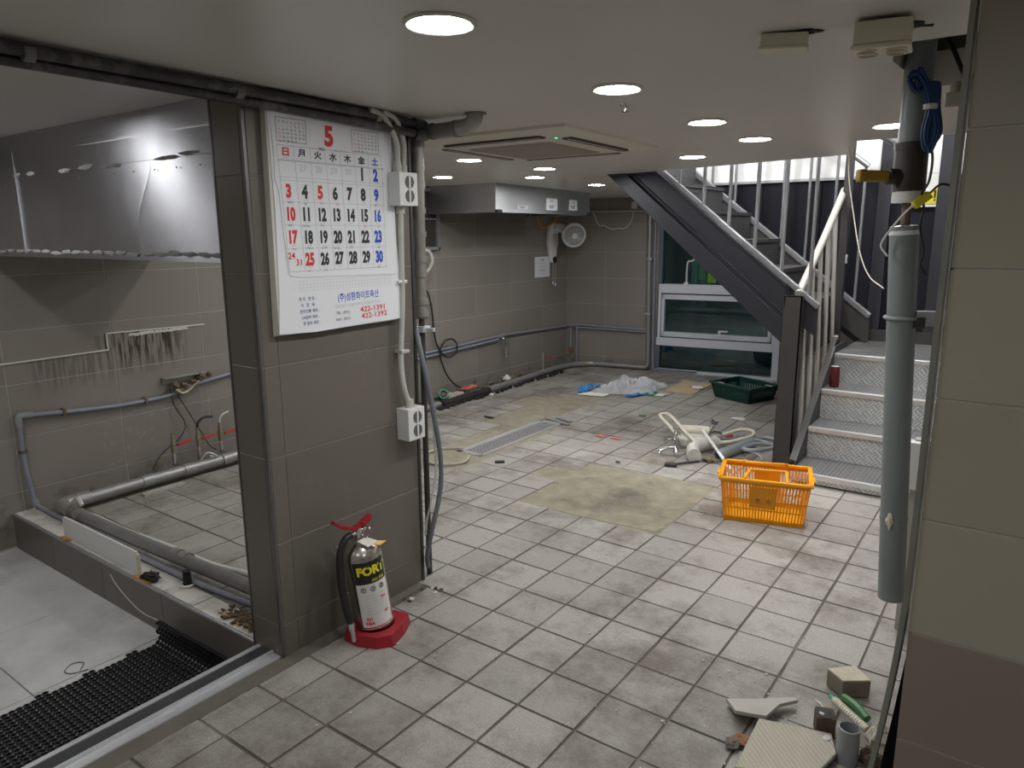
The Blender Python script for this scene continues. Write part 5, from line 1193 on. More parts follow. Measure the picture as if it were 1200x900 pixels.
mb = MB(); mb.cyl((-4.16, 6.28, .05), (-4.16, 6.28, .245), .010, n=10); build(mb, 'stem', 'chrome', t, smooth=True)
mb = MB(); mb.bar((-4.14, 6.31, .185), (-4.14, 6.42, .18), .012, .016); build(mb, 'lever', 'valve_red', t, bevel=.003)
pipe_thing('black cable with a loop hanging from the blue plug on the far wall', [(-4.31, 4.55, 1.25), (-4.31, 4.60, 1.10), (-4.31, 4.70, .95), (-4.31, 4.74, .80), (-4.31, 4.76, .60), (-4.30, 4.80, .47), (-4.29, 4.90, .375), (-4.28, 5.01, .40), (-4.28, 5.03, .48), (-4.28, 4.96, .535), (-4.28, 4.85, .52), (-4.285, 4.80, .43), (-4.29, 4.83, .33), (-4.29, 4.91, .19), (-4.27, 5.03, .08), (-4.22, 5.16, .04)], .0075, 'cable_black', 5, 'cable', 'cable', 8)
t = thing('power_plug', 'blue industrial plug with grey cable behind the drain pipe', 'plug', (-4.31, 4.5, 1.30))
mb = MB(); mb.cyl((-4.33, 4.52, 1.37), (-4.25, 4.54, 1.30), .035, .030, n=16); build(mb, 'plug_body', 'plug_blue', t, smooth=True)
mb = MB(); mb.tube([(-4.25, 4.55, 1.33), (-4.22, 4.62, 1.33), (-4.22, 4.66, 1.24), (-4.25, 4.60, 1.14), (-4.30, 4.52, 1.10)], .013, 8); build(mb, 'cable', 'conduit', t, smooth=True)
mb = MB(); mb.pipe((-4.26, 4.80, .04), (-4.20, 4.74, .075), .042, .034); tag(build(mb, 'plastic_cup', 'green_cup', smooth=True), 'small turquoise cup lying at the far wall foot', 'cup')
for lab_, c_, r_, m_, s_ in (('crumpled grey rag beside the turquoise cup', (-4.20, 4.90, .03), (.05, .10, .03), 'rag', 1), ('white crumpled scrap on the far floor pipe', (-4.22, 5.72, .055), (.03, .05, .025), 'dust_white', 2), ('red and white wrapper lying on the black insulation', (-4.19, 5.08, .075), (.03, .10, .018), 'pink_label', 3), ('small white crumb on the floor before the black insulation', (-4.0, 5.18, .012), (.018, .022, .012), 'dust_white', 4)):
    mb = MB(); mb.blob(c_, r_, s_, .8, 14, 9, 3.2); tag(build(mb, 'scrap', m_), lab_, 'scrap')

# items behind the glass
t = thing('hanging_jacket', 'green and yellow jacket hanging behind the window glass', 'jacket', tuple(bk(1.52, .9, -.3)))
mb = MB(); mb.sheet(lambda u, v: bk(1.35+.16*u, .70+.78*v, -.20-.03*math.sin(u*14)), 20, 4, .006); build(mb, 'green_panel', 'cloth_green', t, smooth=True)
mb = MB(); mb.sheet(lambda u, v: bk(1.52+.09*u-.01*v, .95+.48*v, -.19-.02*math.sin(u*11+v*5)), 10, 8, .006); build(mb, 'yellow_panel', 'vest_yellow', t, smooth=True)
mb = MB(); wbox(1.43, 1.50, .98, 1.18, -.18, -.16, mb); build(mb, 'green_pocket', 'green_strip', t)
t = thing('window_cord', 'white cord and hook hanging inside the upper window pane', 'cord', tuple(bk(1.40, .95, -.01)))
mb = MB(); mb.tube([bk(1.345, .95, .0), bk(1.345, 1.10, .0), bk(1.355, 1.175, .0), bk(1.40, 1.185, .0), bk(1.44, 1.24, .0), bk(1.455, 1.32, .0)], .010, 8); build(mb, 'cord', 'cable_white', t, smooth=True)
mb = MB(); mb.tube([bk(1.47+.035*math.cos(a), 1.27+.065*math.sin(a), 0) for a in [2*PI*i/14 for i in range(14)]], .012, 8, k=1, closed=True); build(mb, 'hook', 'conduit', t, smooth=True)
mb = MB(); wbox(1.325, 1.365, .935, .965, -.01, .03, mb); build(mb, 'cord_knob', 'white_plastic', t, bevel=.004)
# leaning grey sheet beside the newel
mb = MB(); mb.prism([(-1.335, 5.15, 0), (-1.22, 5.28, 0), (-1.22, 5.28, .62), (-1.30, 5.20, .62)], (.006, -.004, 0)); tag(build(mb, 'sheet_offcut', 'alu_dull'), 'narrow grey sheet leaning behind the newel post', 'sheet')

# ================================================================== FLOOR DRAIN GRATE
t = thing('drain_grate', 'long stainless drain grate set in the kitchen floor', 'drain', (-3.03, 4.17, 0))
gx0, gx1, gy0, gy1 = GRATE
mb = MB(); mb.box(gx0, gx1, gy0, gy1, -.03, -.018); build(mb, 'trough', 'dark_void', t)
for (a, b_, c_, d_) in ((gx0, gx0+.045, gy0, gy1), (gx1-.018, gx1, gy0, gy1), (gx0, gx1, gy0, gy0+.03), (gx0, gx1, gy1-.03, gy1)):
    mb = MB(); mb.box(a, b_, c_, d_, -.012, .006); build(mb, 'frame_bar', 'aluminium', t, bevel=.002)
for k in range(26):
    y = gy0+.05+k*(gy1-gy0-.1)/25
    mb = MB(); mb.box(gx0+.045, gx1-.018, y-.009, y+.009, -.012, .002); build(mb, 'slat', 'alu_dull', t)
for x in (gx0+.08, gx0+.115, gx0+.15):
    mb = MB(); mb.box(x-.004, x+.004, gy0+.03, gy1-.03, -.012, .0035); build(mb, 'cross_bar', 'alu_dull', t)
for lab_, P in (('longer steel strip lying across the far end of the grate', [(-3.12, 4.76, .008), (-2.86, 4.68, .008)]), ('shorter steel strip lying beside the far end of the grate', [(-3.05, 4.82, .006), (-2.90, 4.77, .006)])):
    mb = MB(); mb.bar(P[0], P[1], .035, .010); tag(build(mb, 'steel_strip', 'alu_dull', bevel=.002), lab_, 'metal strip')
pipe_thing('loose grey wire loop on the mortar beside the grate', [(-3.12, 3.72, .012), (-3.25, 3.60, .012), (-3.22, 3.42, .012), (-3.05, 3.33, .012), (-2.93, 3.42, .012), (-2.92, 3.50, .012), (-2.97, 3.60, .012)], .008, 'rag', 5, 'wire', 'wire', 8)
mb = MB(); mb.bar((-2.76, 3.60, .008), (-2.71, 3.64, .008), .025, .014); tag(build(mb, 'metal_bit', 'stair_post', bevel=.003), 'small dark metal bit near the mortar beside the grate', 'scrap')
mb = MB(); mb.blob((-3.52, 4.52, .006), (.06, .02, .006), 2, .6, 10, 5); tag(build(mb, 'rubber_scrap', 'insulation'), 'black rubber scrap on the tiles left of the mortar strip', 'scrap')

# ================================================================== YELLOW BASKET
def lattice(mbx, A, B_, C_, D_, n, th, bands, panel=None, duty=.5):
    """A,B bottom corners, D,C top corners (A-D left); vertical bars, horizontal bands (v0,v1) and a solid panel (u0,u1,v0,v1)."""
    A, B_, C_, D_ = map(Vector, (A, B_, C_, D_)); nr = (B_-A).cross(D_-A).normalized()*th
    def pt(u, v): return (A.lerp(B_, u)).lerp(D_.lerp(C_, u), v)
    def cell(u0, u1, v0, v1): mbx.hexa([pt(u0, v0), pt(u1, v0), pt(u1, v0)-nr, pt(u0, v0)-nr, pt(u0, v1), pt(u1, v1), pt(u1, v1)-nr, pt(u0, v1)-nr])
    for k in range(n+1):
        u = k/n; cell(max(0, u-duty/n/2), min(1, u+duty/n/2), 0, 1)
    for v0, v1 in bands: cell(0, 1, v0, v1)
    if panel: cell(*panel)
BK = thing('shopping_basket', 'bright yellow plastic shopping basket with handle, before the stairs', 'basket', (-1.052, 3.705, .002), (0, 0, math.radians(15.5)))
bw, bd, tw, td, bh = .192, .130, .218, .155, .232
bands = [(0, .10), (.30, .335), (.52, .555), (.90, 1)]
cb = [(-bw, -bd, 0), (bw, -bd, 0), (bw, bd, 0), (-bw, bd, 0)]; ct = [(-tw, -td, bh), (tw, -td, bh), (tw, td, bh), (-tw, td, bh)]
for i in range(4):
    j = (i+1) % 4; n = 27 if i % 2 == 0 else 17
    mb = MB(); lattice(mb, cb[i], cb[j], ct[j], ct[i], n, .004, bands, (.33, .64, .36, .86) if i % 2 == 0 else None); build(mb, 'side_lattice', 'yellow_plastic', BK, local=True)
mb = MB(); mb.box(-bw, bw, -bd, bd, 0, .005); build(mb, 'bottom', 'yellow_plastic', BK, local=True)
mb = MB()
for i in range(4):
    j = (i+1) % 4; a, b_ = Vector(ct[i]), Vector(ct[j]); d = (b_-a).normalized()*.010; mb.bar(a-d, b_+d, .022, .016)
build(mb, 'rim', 'yellow_plastic', BK, bevel=.004, local=True)
for s in (-1, 1):
    mb = MB(); mb.cbox((s*(tw+.014), 0, bh-.014), (.02, .09, .012)); build(mb, 'grip_tab', 'yellow_plastic', BK, bevel=.004, local=True)
def handle(y0, pts, nm='handle'):
    mb = MB()
    for a, b_ in zip(pts, pts[1:]): mb.bar(a, b_, .014, .012)
    return build(mb, nm, 'yellow_plastic', BK, bevel=.003, local=True)
handle(0, [(-.10, -td, bh+.010), (-.08, -.03, bh+.018), (.10, -.03, bh+.024), (.105, -td, bh+.006)])
handle(0, [(-.115, td, bh+.008), (-.10, .0, bh+.045), (.085, .01, bh+.052), (.105, td, bh+.008)])
for x, s in ((-.028, '초'), (.022, '승')):
    text('painted_letter', s, .03, 'ink_black', BK, (lambda xx: (lambda a, b_: (xx+a, -(bd+(td-bd)*.60)-.0015-b_*.105, .140+b_)))(x), .0, height=.026)

# ================================================================== GREEN CRATE
CR = thing('plastic_crate', 'dark green slatted plastic crate below the window', 'crate', (-2.06, 6.40, .001), (0, 0, math.radians(-22)))
bw, bd, tw, td, bh = .190, .165, .225, .190, .135
cb = [(-bw, -bd, 0), (bw, -bd, 0), (bw, bd, 0), (-bw, bd, 0)]; ct = [(-tw, -td, bh), (tw, -td, bh), (tw, td, bh), (-tw, td, bh)]
for i in range(4):
    j = (i+1) % 4
    mb = MB(); lattice(mb, cb[i], cb[j], ct[j], ct[i], 15, .005, [(0, .34), (.72, 1)], (.0, .10, 0, 1), .62); lattice(mb, cb[i], cb[j], ct[j], ct[i], 1, .006, [], (.90, 1, 0, 1), .1); build(mb, 'side_lattice', 'crate_green', CR, local=True)
mb = MB(); mb.box(-bw, bw, -bd, bd, 0, .006); build(mb, 'bottom', 'crate_green', CR, local=True)
mb = MB()
for i in range(4):
    j = (i+1) % 4; a, b_ = Vector(ct[i]), Vector(ct[j]); d = (b_-a).normalized()*.010; mb.bar(a-d, b_+d, .024, .02)
build(mb, 'rim', 'crate_green', CR, bevel=.005, local=True)
for x, y in ((-.10, -td), (.12, td), (tw, .05)):
    mb = MB(); mb.cbox((x, y, bh+.012), (.07, .012, .006)); build(mb, 'rim_label', 'conduit', CR, local=True)
# cardboard and bag
t = thing('cardboard_sheet', 'flat stained cardboard sheet left of the green crate', 'cardboard', (-2.63, 6.52, 0))
mb = MB(); mb.sheet(lambda u, v: Vector((-2.775, 6.24, .010)).lerp(Vector((-2.485, 6.265, .006)), u).lerp(Vector((-2.80, 6.81, .008)).lerp(Vector((-2.50, 6.77, .012)), u), v)+Vector((0, 0, .006*math.sin(u*3)*math.sin(v*3))), 8, 8, .005); build(mb, 'sheet', 'cardboard', t)
mb = MB(); mb.blob((-2.55, 6.52, .020), (.05, .07, .004), 3, .8, 12, 5); build(mb, 'paper_scrap', 'paper', t)
t = thing('plastic_bag', 'crumpled clear plastic bag with blue ends on the far floor', 'bag', (-3.08, 6.0, 0))
def bagf(u, v):
    x = -3.36+.56*u; y = 5.72+.45*v+.30*u; e = min(1, 4*min(u, 1-u)+.15)*min(1, 4*min(v, 1-v)+.08)
    p = Vector((x*7, y*7, 0)); h = .125*e*(.45+.55*math.sin(PI*v))*(.35+1.0*abs(mnoise.noise(p))+.6*abs(mnoise.noise(p*2.3)))*(.6+.8*u)
    return (x+.03*mnoise.noise(p*1.5), y+.03*mnoise.noise(p*1.5+Vector((9, 0, 0))), .004+h)
mb = MB(); mb.sheet(bagf, 44, 34); build(mb, 'film', 'clear_film', t)
mb = MB(); mb.sheet(lambda u, v: (-3.42+.10*u+.03*v, 5.74+.24*v, .01+.07*abs(mnoise.noise(Vector((u*3, v*5, 2))))+.03*math.sin(PI*v)), 8, 14); build(mb, 'blue_end', 'film_blue', t)
mb = MB(); mb.sheet(lambda u, v: (-2.97+.06*u+.13*v, 5.80+.34*v, .012+.03*abs(mnoise.noise(Vector((u*3, v*7, 6))))), 5, 16); build(mb, 'blue_end', 'film_blue', t)
mb = MB(); mb.sheet(lambda u, v: (-3.36+.24*u, 5.66+.12*v+.05*u, .008+.015*abs(mnoise.noise(Vector((u*4, v*3, 8))))), 10, 6, .004); tag(build(mb, 'paper_scrap', 'tag_paper'), 'cream card scrap under the near edge of the plastic bag', 'scrap')
mb = MB(); mb.sheet(lambda u, v: (-2.86+.10*u, 6.0+.13*v, .006+.03*abs(mnoise.noise(Vector((u*3, v*3, 3))))), 6, 6); tag(build(mb, 'film_scrap', 'film_green'), 'green wrapper scrap right of the plastic bag', 'scrap')
mb = MB(); mb.sheet(lambda u, v: (-2.80+.12*u, 6.02+.10*v, .006+.004*u), 3, 3, .003); tag(build(mb, 'paper_scrap', 'dust_white'), 'flat white scrap right of the green wrapper', 'scrap')

# ================================================================== PILE OF TAPS, HOSES AND PIPES
pipe_thing('cream hose looping up on the left of the tap pile', [(-1.90, 4.62, .05), (-2.05, 4.77, .09), (-2.20, 4.93, .11), (-2.22, 4.98, .12), (-2.15, 4.95, .135), (-2.02, 4.80, .13), (-1.90, 4.68, .10), (-1.78, 4.60, .05)], .0125, 'cream_hose', 6, 'shower_hose', 'hose')
pipe_thing('white hose looping on the right of the tap pile', [(-1.79, 4.76, .07), (-1.72, 4.72, .05), (-1.62, 4.78, .05), (-1.53, 4.98, .06), (-1.56, 5.08, .07), (-1.64, 5.06, .07), (-1.70, 4.92, .06), (-1.76, 4.82, .05)], .0125, 'cream_hose', 6, 'shower_hose', 'hose')
pipe_thing('straight white tube leaning from the tap pile to the basket', [(-1.80, 4.74, .12), (-1.62, 4.52, .07), (-1.43, 4.28, .02)], .011, 'white_plastic', 1, 'plastic_tube', 'tube')
t = thing('pipe_elbow', 'white worn plastic elbow pipe at the front of the tap pile', 'pipe', (-1.72, 4.45, 0))
mb = MB(); mb.tube([(-1.71, 4.37, .045), (-1.745, 4.43, .05), (-1.76, 4.52, .055), (-1.73, 4.62, .055), (-1.69, 4.72, .05)], .041, 16); build(mb, 'bend', 'white_ceramic', t, smooth=True)
mb = MB(); mb.cyl((-1.70, 4.355, .045), (-1.712, 4.375, .045), .046, n=18); build(mb, 'collar', 'white_ceramic', t, smooth=True)
t = thing('pipe_offcut', 'short grey plastic pipe offcut with dark open end', 'pipe', (-1.53, 4.68, 0))
mb = MB(); mb.pipe((-1.585, 4.47, .036), (-1.50, 4.90, .036), .036, .031); build(mb, 'tube', 'pvc_grey', t, smooth=True)
mb = MB(); mb.cyl((-1.578, 4.505, .036), (-1.577, 4.51, .036), .0305, n=16); build(mb, 'dark_inside', 'dark_void', t)
def faucet(label, c_, rz, up=.14):
    t = thing('tap', label, 'tap', c_, (.35, .2, rz), 'old taps in the pile')
    mb = MB(); mb.lathe([(.022, 0), (.022, .02), (.014, .03), (.013, up*.7), (.018, up*.75), (.016, up), (0, up+.006)], 16); build(mb, 'body', 'chrome', t, smooth=True, local=True)
    mb = MB(); mb.tube([(0, 0, up*.45), (.05, 0, up*.55), (.10, 0, up*.5), (.12, 0, up*.3)], .010, 10); build(mb, 'spout', 'chrome', t, smooth=True, local=True)
    mb = MB(); mb.bar((-.035, 0, up+.012), (.035, 0, up+.012), .012, .010); mb.bar((0, -.035, up+.012), (0, .035, up+.012), .012, .010); build(mb, 'cross_handle', 'chrome', t, bevel=.003, local=True)
    return t
faucet('upright chrome tap in the middle of the tap pile', (-1.80, 4.80, .02), 1.0, .15); faucet('chrome tap lying at the left of the tap pile', (-1.93, 4.55, .02), 2.6, .11); faucet('chrome tap lying in front, left of the white elbow', (-1.85, 4.42, .02), 4.0, .09)
mb = MB(); mb.tube([(-2.02, 4.88, .05), (-1.90, 4.92, .055), (-1.80, 4.95, .05)], .040, 12, k=2); tag(build(mb, 'plastic_bottle', 'cream_hose', smooth=True), 'cream plastic tube lying at the back of the tap pile', 'tube')
mb = MB(); mb.cbox((-1.86, 4.72, .035), (.17, .14, .07), .5); tag(build(mb, 'basin_fragment', 'white_ceramic', bevel=.02, seg=3), 'white ceramic fragment in the middle of the tap pile', 'fragment')
pipe_thing('grey flexible hose coiled behind the newel post', [(-1.72, 4.68, .03), (-1.60, 4.90, .035), (-1.48, 5.05, .04), (-1.38, 5.02, .05), (-1.30, 4.90, .06), (-1.33, 4.70, .07), (-1.42, 4.60, .07), (-1.48, 4.66, .06), (-1.44, 4.80, .06), (-1.33, 4.88, .05)], .014, 'pvc_grey', 6, 'flexible_hose', 'hose')
pipe_thing('thin silver hose lying between pile and newel post', [(-1.68, 4.78, .06), (-1.55, 4.95, .05), (-1.42, 4.98, .03), (-1.30, 4.93, .02)], .010, 'alu_dull', 5, 'flexible_hose', 'hose')
pipe_thing('thin white wire trailing under the grey hose', [(-1.62, 4.62, .012), (-1.50, 4.75, .012), (-1.40, 4.72, .012), (-1.34, 4.62, .012)], .005, 'cable_white', 5, 'wire', 'wire', 6)
mb = MB(); mb.cyl((-1.625, 4.985, .03), (-1.60, 5.03, .03), .024, n=12); tag(build(mb, 'hose_nut', 'pvc_bluegrey'), 'blue-grey hose nut behind the grey pipe offcut', 'nut')
t = thing('scraper', 'small dark tool with thin handle in front of the tap pile', 'tool', (-1.78, 4.20, 0))
mb = MB(); mb.cbox((-1.79, 4.19, .012), (.075, .05, .02), .3); build(mb, 'blade', 'black_plastic', t, bevel=.006)
mb = MB(); mb.cyl((-1.77, 4.22, .012), (-1.67, 4.37, .010), .007, n=8); build(mb, 'shaft', 'stair_post', t, smooth=True)
mb = MB(); mb.blob((-1.63, 4.42, .018), (.05, .04, .016), 5, .7, 10, 6, 3); tag(build(mb, 'rusty_fitting', 'rusty'), 'rusty fitting just right of the white elbow', 'fitting')
mb = MB(); mb.blob((-1.70, 5.02, .02), (.025, .03, .016), 8, .6, 10, 6, 3); tag(build(mb, 'red_bit', 'valve_red'), 'small red bit behind the tap pile', 'scrap')
for k, (x, y, sx, sy, m_, lab_) in enumerate(((-2.38, 4.55, .05, .02, 'pink_label', 'pink torn strip on tiles left of the tap pile'), (-2.50, 4.55, .04, .025, 'pink_label', 'second pink torn strip furthest left of the tap pile'), (-1.83, 5.62, .06, .04, 'dust_white', 'flat white plaster flake behind the tap pile'), (-1.55, 5.72, .07, .012, 'green_strip', 'thin green stick on the floor before the crate'), (-2.52, 5.28, .03, .03, 'green_wrap', 'small green leaf scrap on tiles behind the mortar patch'), (-2.10, 4.06, .018, .014, 'dark_clod', 'tiny dark crumb on the mortar patch edge'))):
    mb = MB(); mb.blob((x, y, .006), (sx, sy, .006), k+3, .7, 10, 5, 3); tag(build(mb, 'scrap', m_), lab_, 'scrap')

# ================================================================== UPRIGHT DRAIN PIPE BY THE COLUMN
BP = thing('standpipe', 'fat grey plastic pipe hanging cut off above the floor beside the column', 'pipe', (-.267, 2.371, .35))
pb_, pt_ = Vector((-.267, 2.371, .35)), Vector((-.326, 2.317, 1.482)); ax = (pt_-pb_).normalized()
mb = MB(); mb.pipe(pb_, pt_, .0375, .034, 32); build(mb, 'pipe', 'big_pipe', BP, smooth=True)
for f, m_ in ((.235, 'big_pipe'), (.985, 'white_plastic')):
    p = pb_.lerp(pt_, f); mb = MB(); mb.cyl(p-ax*.006, p+ax*.006, .0392, n=32); build(mb, 'band', m_, BP, smooth=True)
p = pb_.lerp(pt_, .235); mb = MB(); mb.blob(p+Vector((-.005, -.040, 0)), (.010, .006, .022), 2, .7, 8, 6); build(mb, 'putty_blob', 'cream_hose', BP)
mb = MB(); mb.lathe([(0, 0), (.034, 0), (.034, .004), (0, .006)], 24, pt_-ax*.003, Matrix((frame(ax)[0], frame(ax)[1], ax)).transposed()); build(mb, 'cap', 'pvc_grey', BP)
t = thing('pipe_clamp', 'grey ring clamp and arm holding the fat pipe to the column', 'clamp', (-.316, 2.335, 1.226))
p = pb_.lerp(pt_, (1.226-.35)/1.132); mb = MB(); mb.tube([p+Vector((.042*math.cos(a), .042*math.sin(a), 0)) for a in [2*PI*i/24 for i in range(24)]], .0055, 8, k=1, closed=True); build(mb, 'ring', 'pvc_grey', t, smooth=True)
mb = MB(); mb.bar((p.x+.035, p.y+.0, 1.226), (-.06, 2.42, 1.226), .02, .042); build(mb, 'arm', 'alu_dull', t, bevel=.003)
mb = MB(); mb.cbox((p.x+.048, p.y-.01, 1.215), (.03, .02, .03)); build(mb, 'bolt', 'black_plastic', t, bevel=.003)
UP = thing('standpipe', 'upper grey pipe with brown taped joint coming out of the ceiling', 'pipe', (-.329, 2.325, 1.56))
mb = MB(); mb.cyl((-.329, 2.325, 1.60), (-.330, 2.320, 2.27), .0365, n=32); build(mb, 'pipe', 'big_pipe', UP, smooth=True)
mb = MB(); mb.cyl((-.327, 2.324, 1.575), (-.329, 2.325, 1.690), .0425, n=28); build(mb, 'taped_joint', 'pipe_tape', UP, smooth=True)
mb = MB(); mb.cyl((-.329, 2.325, 1.685), (-.329, 2.325, 1.705), .0445, n=28); build(mb, 'joint_ring', 'pipe_tape', UP, smooth=True)
mb = MB(); mb.cyl((-.327, 2.323, 1.545), (-.327, 2.323, 1.576), .0400, n=28); build(mb, 'white_collar', 'dust_white', UP, smooth=True)
mb = MB(); mb.cyl((-.329, 2.325, 1.80), (-.329, 2.325, 1.803), .0370, n=28); build(mb, 'paint_line', 'conduit', UP)
mb = MB(); mb.cyl((-.345, 2.305, 1.615), (-.375, 2.27, 1.615), .022, n=14); build(mb, 'side_branch', 'pipe_tape', UP, smooth=True)
mb = MB(); mb.bar((-.372, 2.262, 1.615), (-.428, 2.222, 1.617), .028, .030); mb.cbox((-.43, 2.221, 1.617), (.022, .03, .034), .6); build(mb, 'yellow_grip', 'yellow_dark', UP, bevel=.007, seg=3)
mb = MB(); mb.cyl((-.325, 2.318, 1.485), (-.327, 2.32, 1.55), .012, n=10); build(mb, 'threaded_rod', 'rusty', UP)
CB = thing('cable_coil', 'bundle of blue cable tied beside the upper grey pipe', 'cable', (-.285, 2.27, 1.72))
for k, (dx, dz) in enumerate(((0, 0), (.006, .012), (-.007, .006), (.011, -.010))):
    c_ = Vector((-.287+dx, 2.262+.003*k, 1.785)); mb = MB()
    mb.tube([c_+Vector((-.055+dz, -.02, .075)), c_+Vector((-.035, -.02, .085+dz)), c_+Vector((-.012, -.012, .05)), c_, c_+Vector((-.006, 0, -.06)), c_+Vector((.004, .002, -.10-dz)), c_+Vector((.018, .004, -.06)), c_+Vector((.008, .002, 0)), c_+Vector((.002, -.005, .06)), c_+Vector((-.03, -.012, .04)), c_+Vector((-.055+dz, -.02, .072))], .0045, 7); build(mb, 'loop', 'cable_blue', CB, smooth=True)
mb = MB(); mb.cyl((-.287, 2.264, 1.780), (-.287, 2.264, 1.793), .017, n=12); build(mb, 'tie', 'cable_white', CB)
WR = thing('cable', 'thin black cable with yellow connector hanging beside the pipes', 'cable', (-.27, 2.28, 1.40))
mb = MB(); mb.tube([(-.285, 2.265, 1.71), (-.270, 2.27, 1.66), (-.272, 2.27, 1.60), (-.285, 2.265, 1.565), (-.278, 2.27, 1.53), (-.282, 2.27, 1.48), (-.268, 2.275, 1.42), (-.272, 2.275, 1.38), (-.258, 2.28, 1.35)], .0035, 6); build(mb, 'wire', 'cable_black', WR, smooth=True)
mb = MB(); mb.bar((-.300, 2.255, 1.535), (-.268, 2.275, 1.565), .022, .022); build(mb, 'connector', 'connector_yellow', WR, bevel=.004)
mb = MB(); mb.tube([(-.27, 2.275, 1.565), (-.245, 2.29, 1.59), (-.21, 2.32, 1.58)], .003, 6); build(mb, 'wire', 'cable_black', WR, smooth=True)
mb = MB(); mb.tube([(-.298, 2.255, 1.54), (-.32, 2.25, 1.515), (-.355, 2.27, 1.47), (-.375, 2.28, 1.43), (-.355, 2.275, 1.40)], .003, 6); build(mb, 'wire', 'cable_white', WR, smooth=True)
pipe_thing('thin white cable slanting from the ceiling edge behind the fat pipe', [(-.80, 3.80, 1.86), (-.79, 3.80, 1.72), (-.75, 3.77, 1.55), (-.70, 3.72, 1.38), (-.64, 3.66, 1.27), (-.56, 3.58, 1.22)], .0028, 'rag', 5, 'cable', 'cable', 6)
t = thing('ceiling_sounder', 'small cream sounder in the broken ceiling beside the column', 'sounder', (-.24, 2.42, 1.84))
mb = MB(); mb.cyl((-.235, 2.43, 1.84), (-.235, 2.43, 1.865), .030, n=20); build(mb, 'disc', 'brass_dull', t, smooth=True)
mb = MB(); mb.box(-.27, -.20, 2.40, 2.46, 1.80, 1.84); build(mb, 'base', 'ivory_plastic', t, bevel=.004)
pipe_thing('black cable bundle inside the broken ceiling', [(-.36, 2.5, 2.1), (-.28, 2.45, 1.98), (-.22, 2.43, 1.87), (-.18, 2.4, 1.95), (-.1, 2.35, 2.05)], .006, 'cable_black', 5, 'cable', 'cable', 6)
mb = MB(); mb.box(-.335, -.255, 2.83, 2.88, .56, .735); tag(build(mb, 'switch_box', 'white_metal', bevel=.004), 'plain white panel box behind the fat grey pipe', 'box')
mb = MB(); mb.box(-.30, .2, 2.86, 2.90, 0, .74); struct(build(mb, 'wall_low', 'plain_wall'))
mb = MB(); mb.blob((-.40, 4.20, .05), (.05, .05, .05), 6, .6, 12, 8, 3); mb.blob((-.36, 4.05, .04), (.045, .045, .04), 9, .6, 12, 8, 3); tag(build(mb, 'plastic_sack', 'dust_white'), 'white crumpled sack on the floor behind the fat pipe', 'sack')

# ================================================================== RUBBLE BY THE COLUMN
t = thing('stone_block', 'cream stone block lying on the tiles near the column', 'block', (-.36, 2.355, 0))
P = [(-.423, 2.335), (-.366, 2.292), (-.293, 2.345), (-.352, 2.405)]
mb = MB(); mb.prism([(x, y, .003) for x, y in P], (0, 0, .056)); build(mb, 'block_side', 'stone_side', t, bevel=.003)
mb = MB(); mb.prism([(x*.985-.0055, y*.99+.0235, .058) for x, y in P], (0, 0, .006)); build(mb, 'block_top', 'stone', t, bevel=.002)
mb = MB(); mb.prism([(x, y, .012+.004*k) for k, (x, y) in enumerate([(-.655, 2.045), (-.585, 2.085), (-.48, 2.165), (-.466, 2.150), (-.505, 2.09), (-.520, 2.005), (-.555, 1.985), (-.600, 1.965)])], (0, 0, .012)); tag(build(mb, 'tile_shard', 'shard'), 'large broken grey tile shard with pointed corner', 'shard')
mb = MB(); mb.prism([(-.535, 1.985, .028), (-.345, 2.050, .020), (-.315, 1.975, .016), (-.345, 1.85, .012), (-.53, 1.76, .014)], (0, 0, .014)); tag(build(mb, 'ribbed_tile', 'ribbed_tile', bevel=.002, seg=1), 'cream ribbed-back tile leaning at the bottom edge', 'tile')
t = thing('mortar_clod', 'dark square mortar clod behind the ribbed tile', 'clod', (-.36, 2.09, 0))
mb = MB(); mb.cbox((-.372, 2.085, .035), (.055, .06, .07), .35); build(mb, 'clod', 'dark_clod', t, bevel=.008)
mb = MB(); mb.blob((-.375, 2.08, .070), (.024, .026, .004), 3, .5, 10, 5); build(mb, 'black_face', 'black_rubber', t)
mb = MB(); mb.blob((-.378, 2.068, .074), (.009, .006, .002), 5, .6, 8, 4); build(mb, 'plaster_fleck', 'dust_white', t)
t = thing('pipe_offcut', 'grey pipe offcut standing upright among the rubble', 'pipe', (-.295, 2.0, 0))
mb = MB(); mb.lathe([(.030, 0), (.030, .06), (.028, .085), (.0285, .105), (.0255, .106), (.024, .09), (.024, .0)], 26, (-.292, 2.003, 0)); build(mb, 'tube', 'pvc_grey', t, smooth=True)
mb = MB(); mb.lathe([(0, .055), (.0235, .055)], 22, (-.292, 2.003, 0)); build(mb, 'dark_inside', 'dark_void', t)
t = thing('corrugated_hose', 'short cream corrugated hose lying across the rubble', 'hose', (-.31, 2.18, 0))
A_, B2 = Vector((-.375, 2.225, .030)), Vector((-.262, 2.120, .038)); mb = MB(); mb.tube([A_.lerp(B2, i/48) for i in range(49)], lambda q: .0115+.0016*math.sin(q*48*PI/1.5), 12, k=1); build(mb, 'corrugated_tube', 'cream_hose', t, smooth=True)
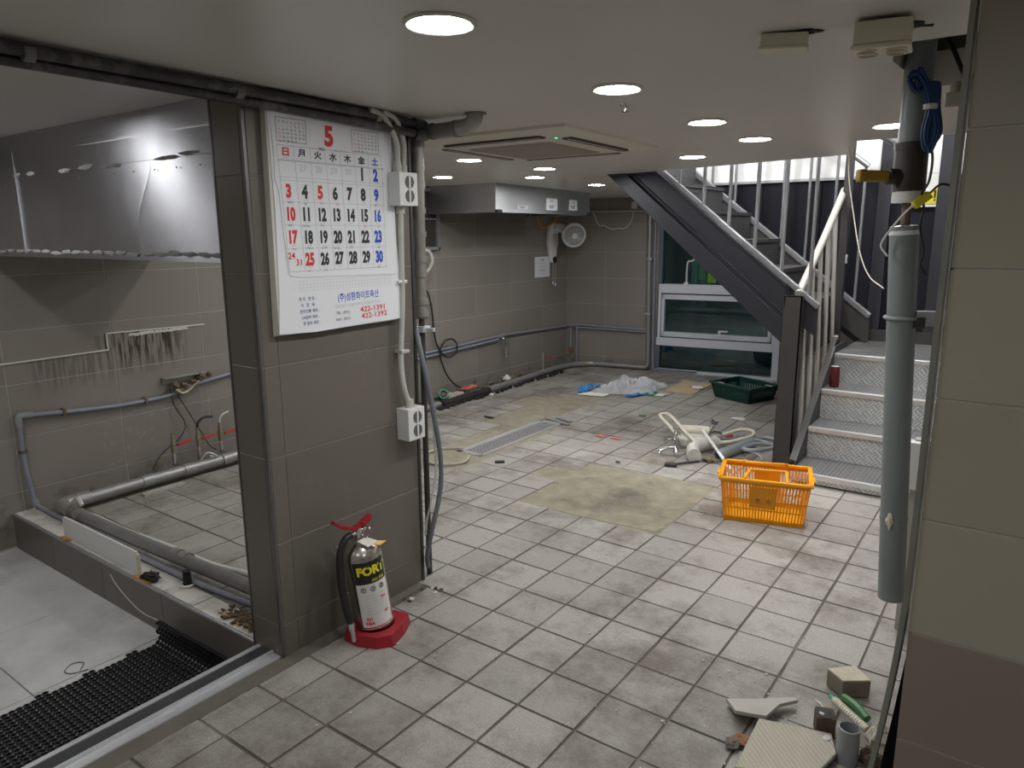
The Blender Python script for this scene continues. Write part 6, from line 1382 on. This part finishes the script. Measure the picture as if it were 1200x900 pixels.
mb = MB(); mb.cyl(A_+Vector((-.002, .002, 0)), A_+Vector((-.016, .014, 0)), .007, n=10); build(mb, 'turquoise_end', 'green_cup', t)
mb = MB(); mb.tube([(-.355, 2.27, .02), (-.315, 2.235, .028), (-.275, 2.20, .02)], .014, 8, k=3); tag(build(mb, 'wrapper', 'green_wrap'), 'green wrapper beside the corrugated hose', 'wrapper')
for k, (c_, r_, m_, lab_) in enumerate((((-.225, 2.10, .035), (.030, .04, .035), 'rag', 'dusty rag against the column edge strip'), ((-.235, 2.02, .025), (.028, .03, .025), 'dark_clod', 'dark earth clod below the dusty rag'), ((-.55, 1.90, .010), (.035, .022, .010), 'brown_bit', 'brown wood chip left of the ribbed tile'), ((-.24, 1.94, .012), (.03, .025, .012), 'dust_white', 'white plaster lump beside the upright pipe offcut'), ((-.575, 1.87, .012), (.02, .022, .010), 'cement_edge', 'grey mortar lump beside the wood chip'), ((-.35, 2.02, .030), (.012, .012, .010), 'dust_white', 'tiny white plaster nub on the mortar clod foot'))):
    mb = MB(); mb.blob(c_, r_, k+11, .7, 12, 8, 3); tag(build(mb, 'scrap', m_), lab_, 'scrap')
pipe_thing('thin white wire bit before the corrugated hose', [(-.43, 2.23, .004), (-.405, 2.20, .012), (-.39, 2.17, .006)], .002, 'cable_white', 4, 'wire', 'wire', 6)
# plaster crumbs scattered over the floor
t = thing('floor_crumbs', 'fine plaster crumbs scattered over the tiled floor', 'debris'); t['kind'] = 'stuff'
mb = MB(); rnd = random.Random(3)
for k in range(260):
    q = rnd.random()
    if q < .35: x, y = rnd.gauss(-.5, .22), rnd.gauss(2.05, .18)
    elif q < .65: x, y = rnd.gauss(-1.7, .35), rnd.gauss(4.9, .4)
    else: x, y = rnd.uniform(-1.9, -.2), rnd.uniform(1.2, 6.5)
    if x > -.2 or x < -1.93: continue
    s_ = rnd.uniform(.0015, .006); mb.blob((x, y, s_*.5), (s_, s_*.8, s_*.7), k, .5, 5, 3)
build(mb, 'crumbs', 'dust_white', t)['kind'] = 'stuff'
flush_text()
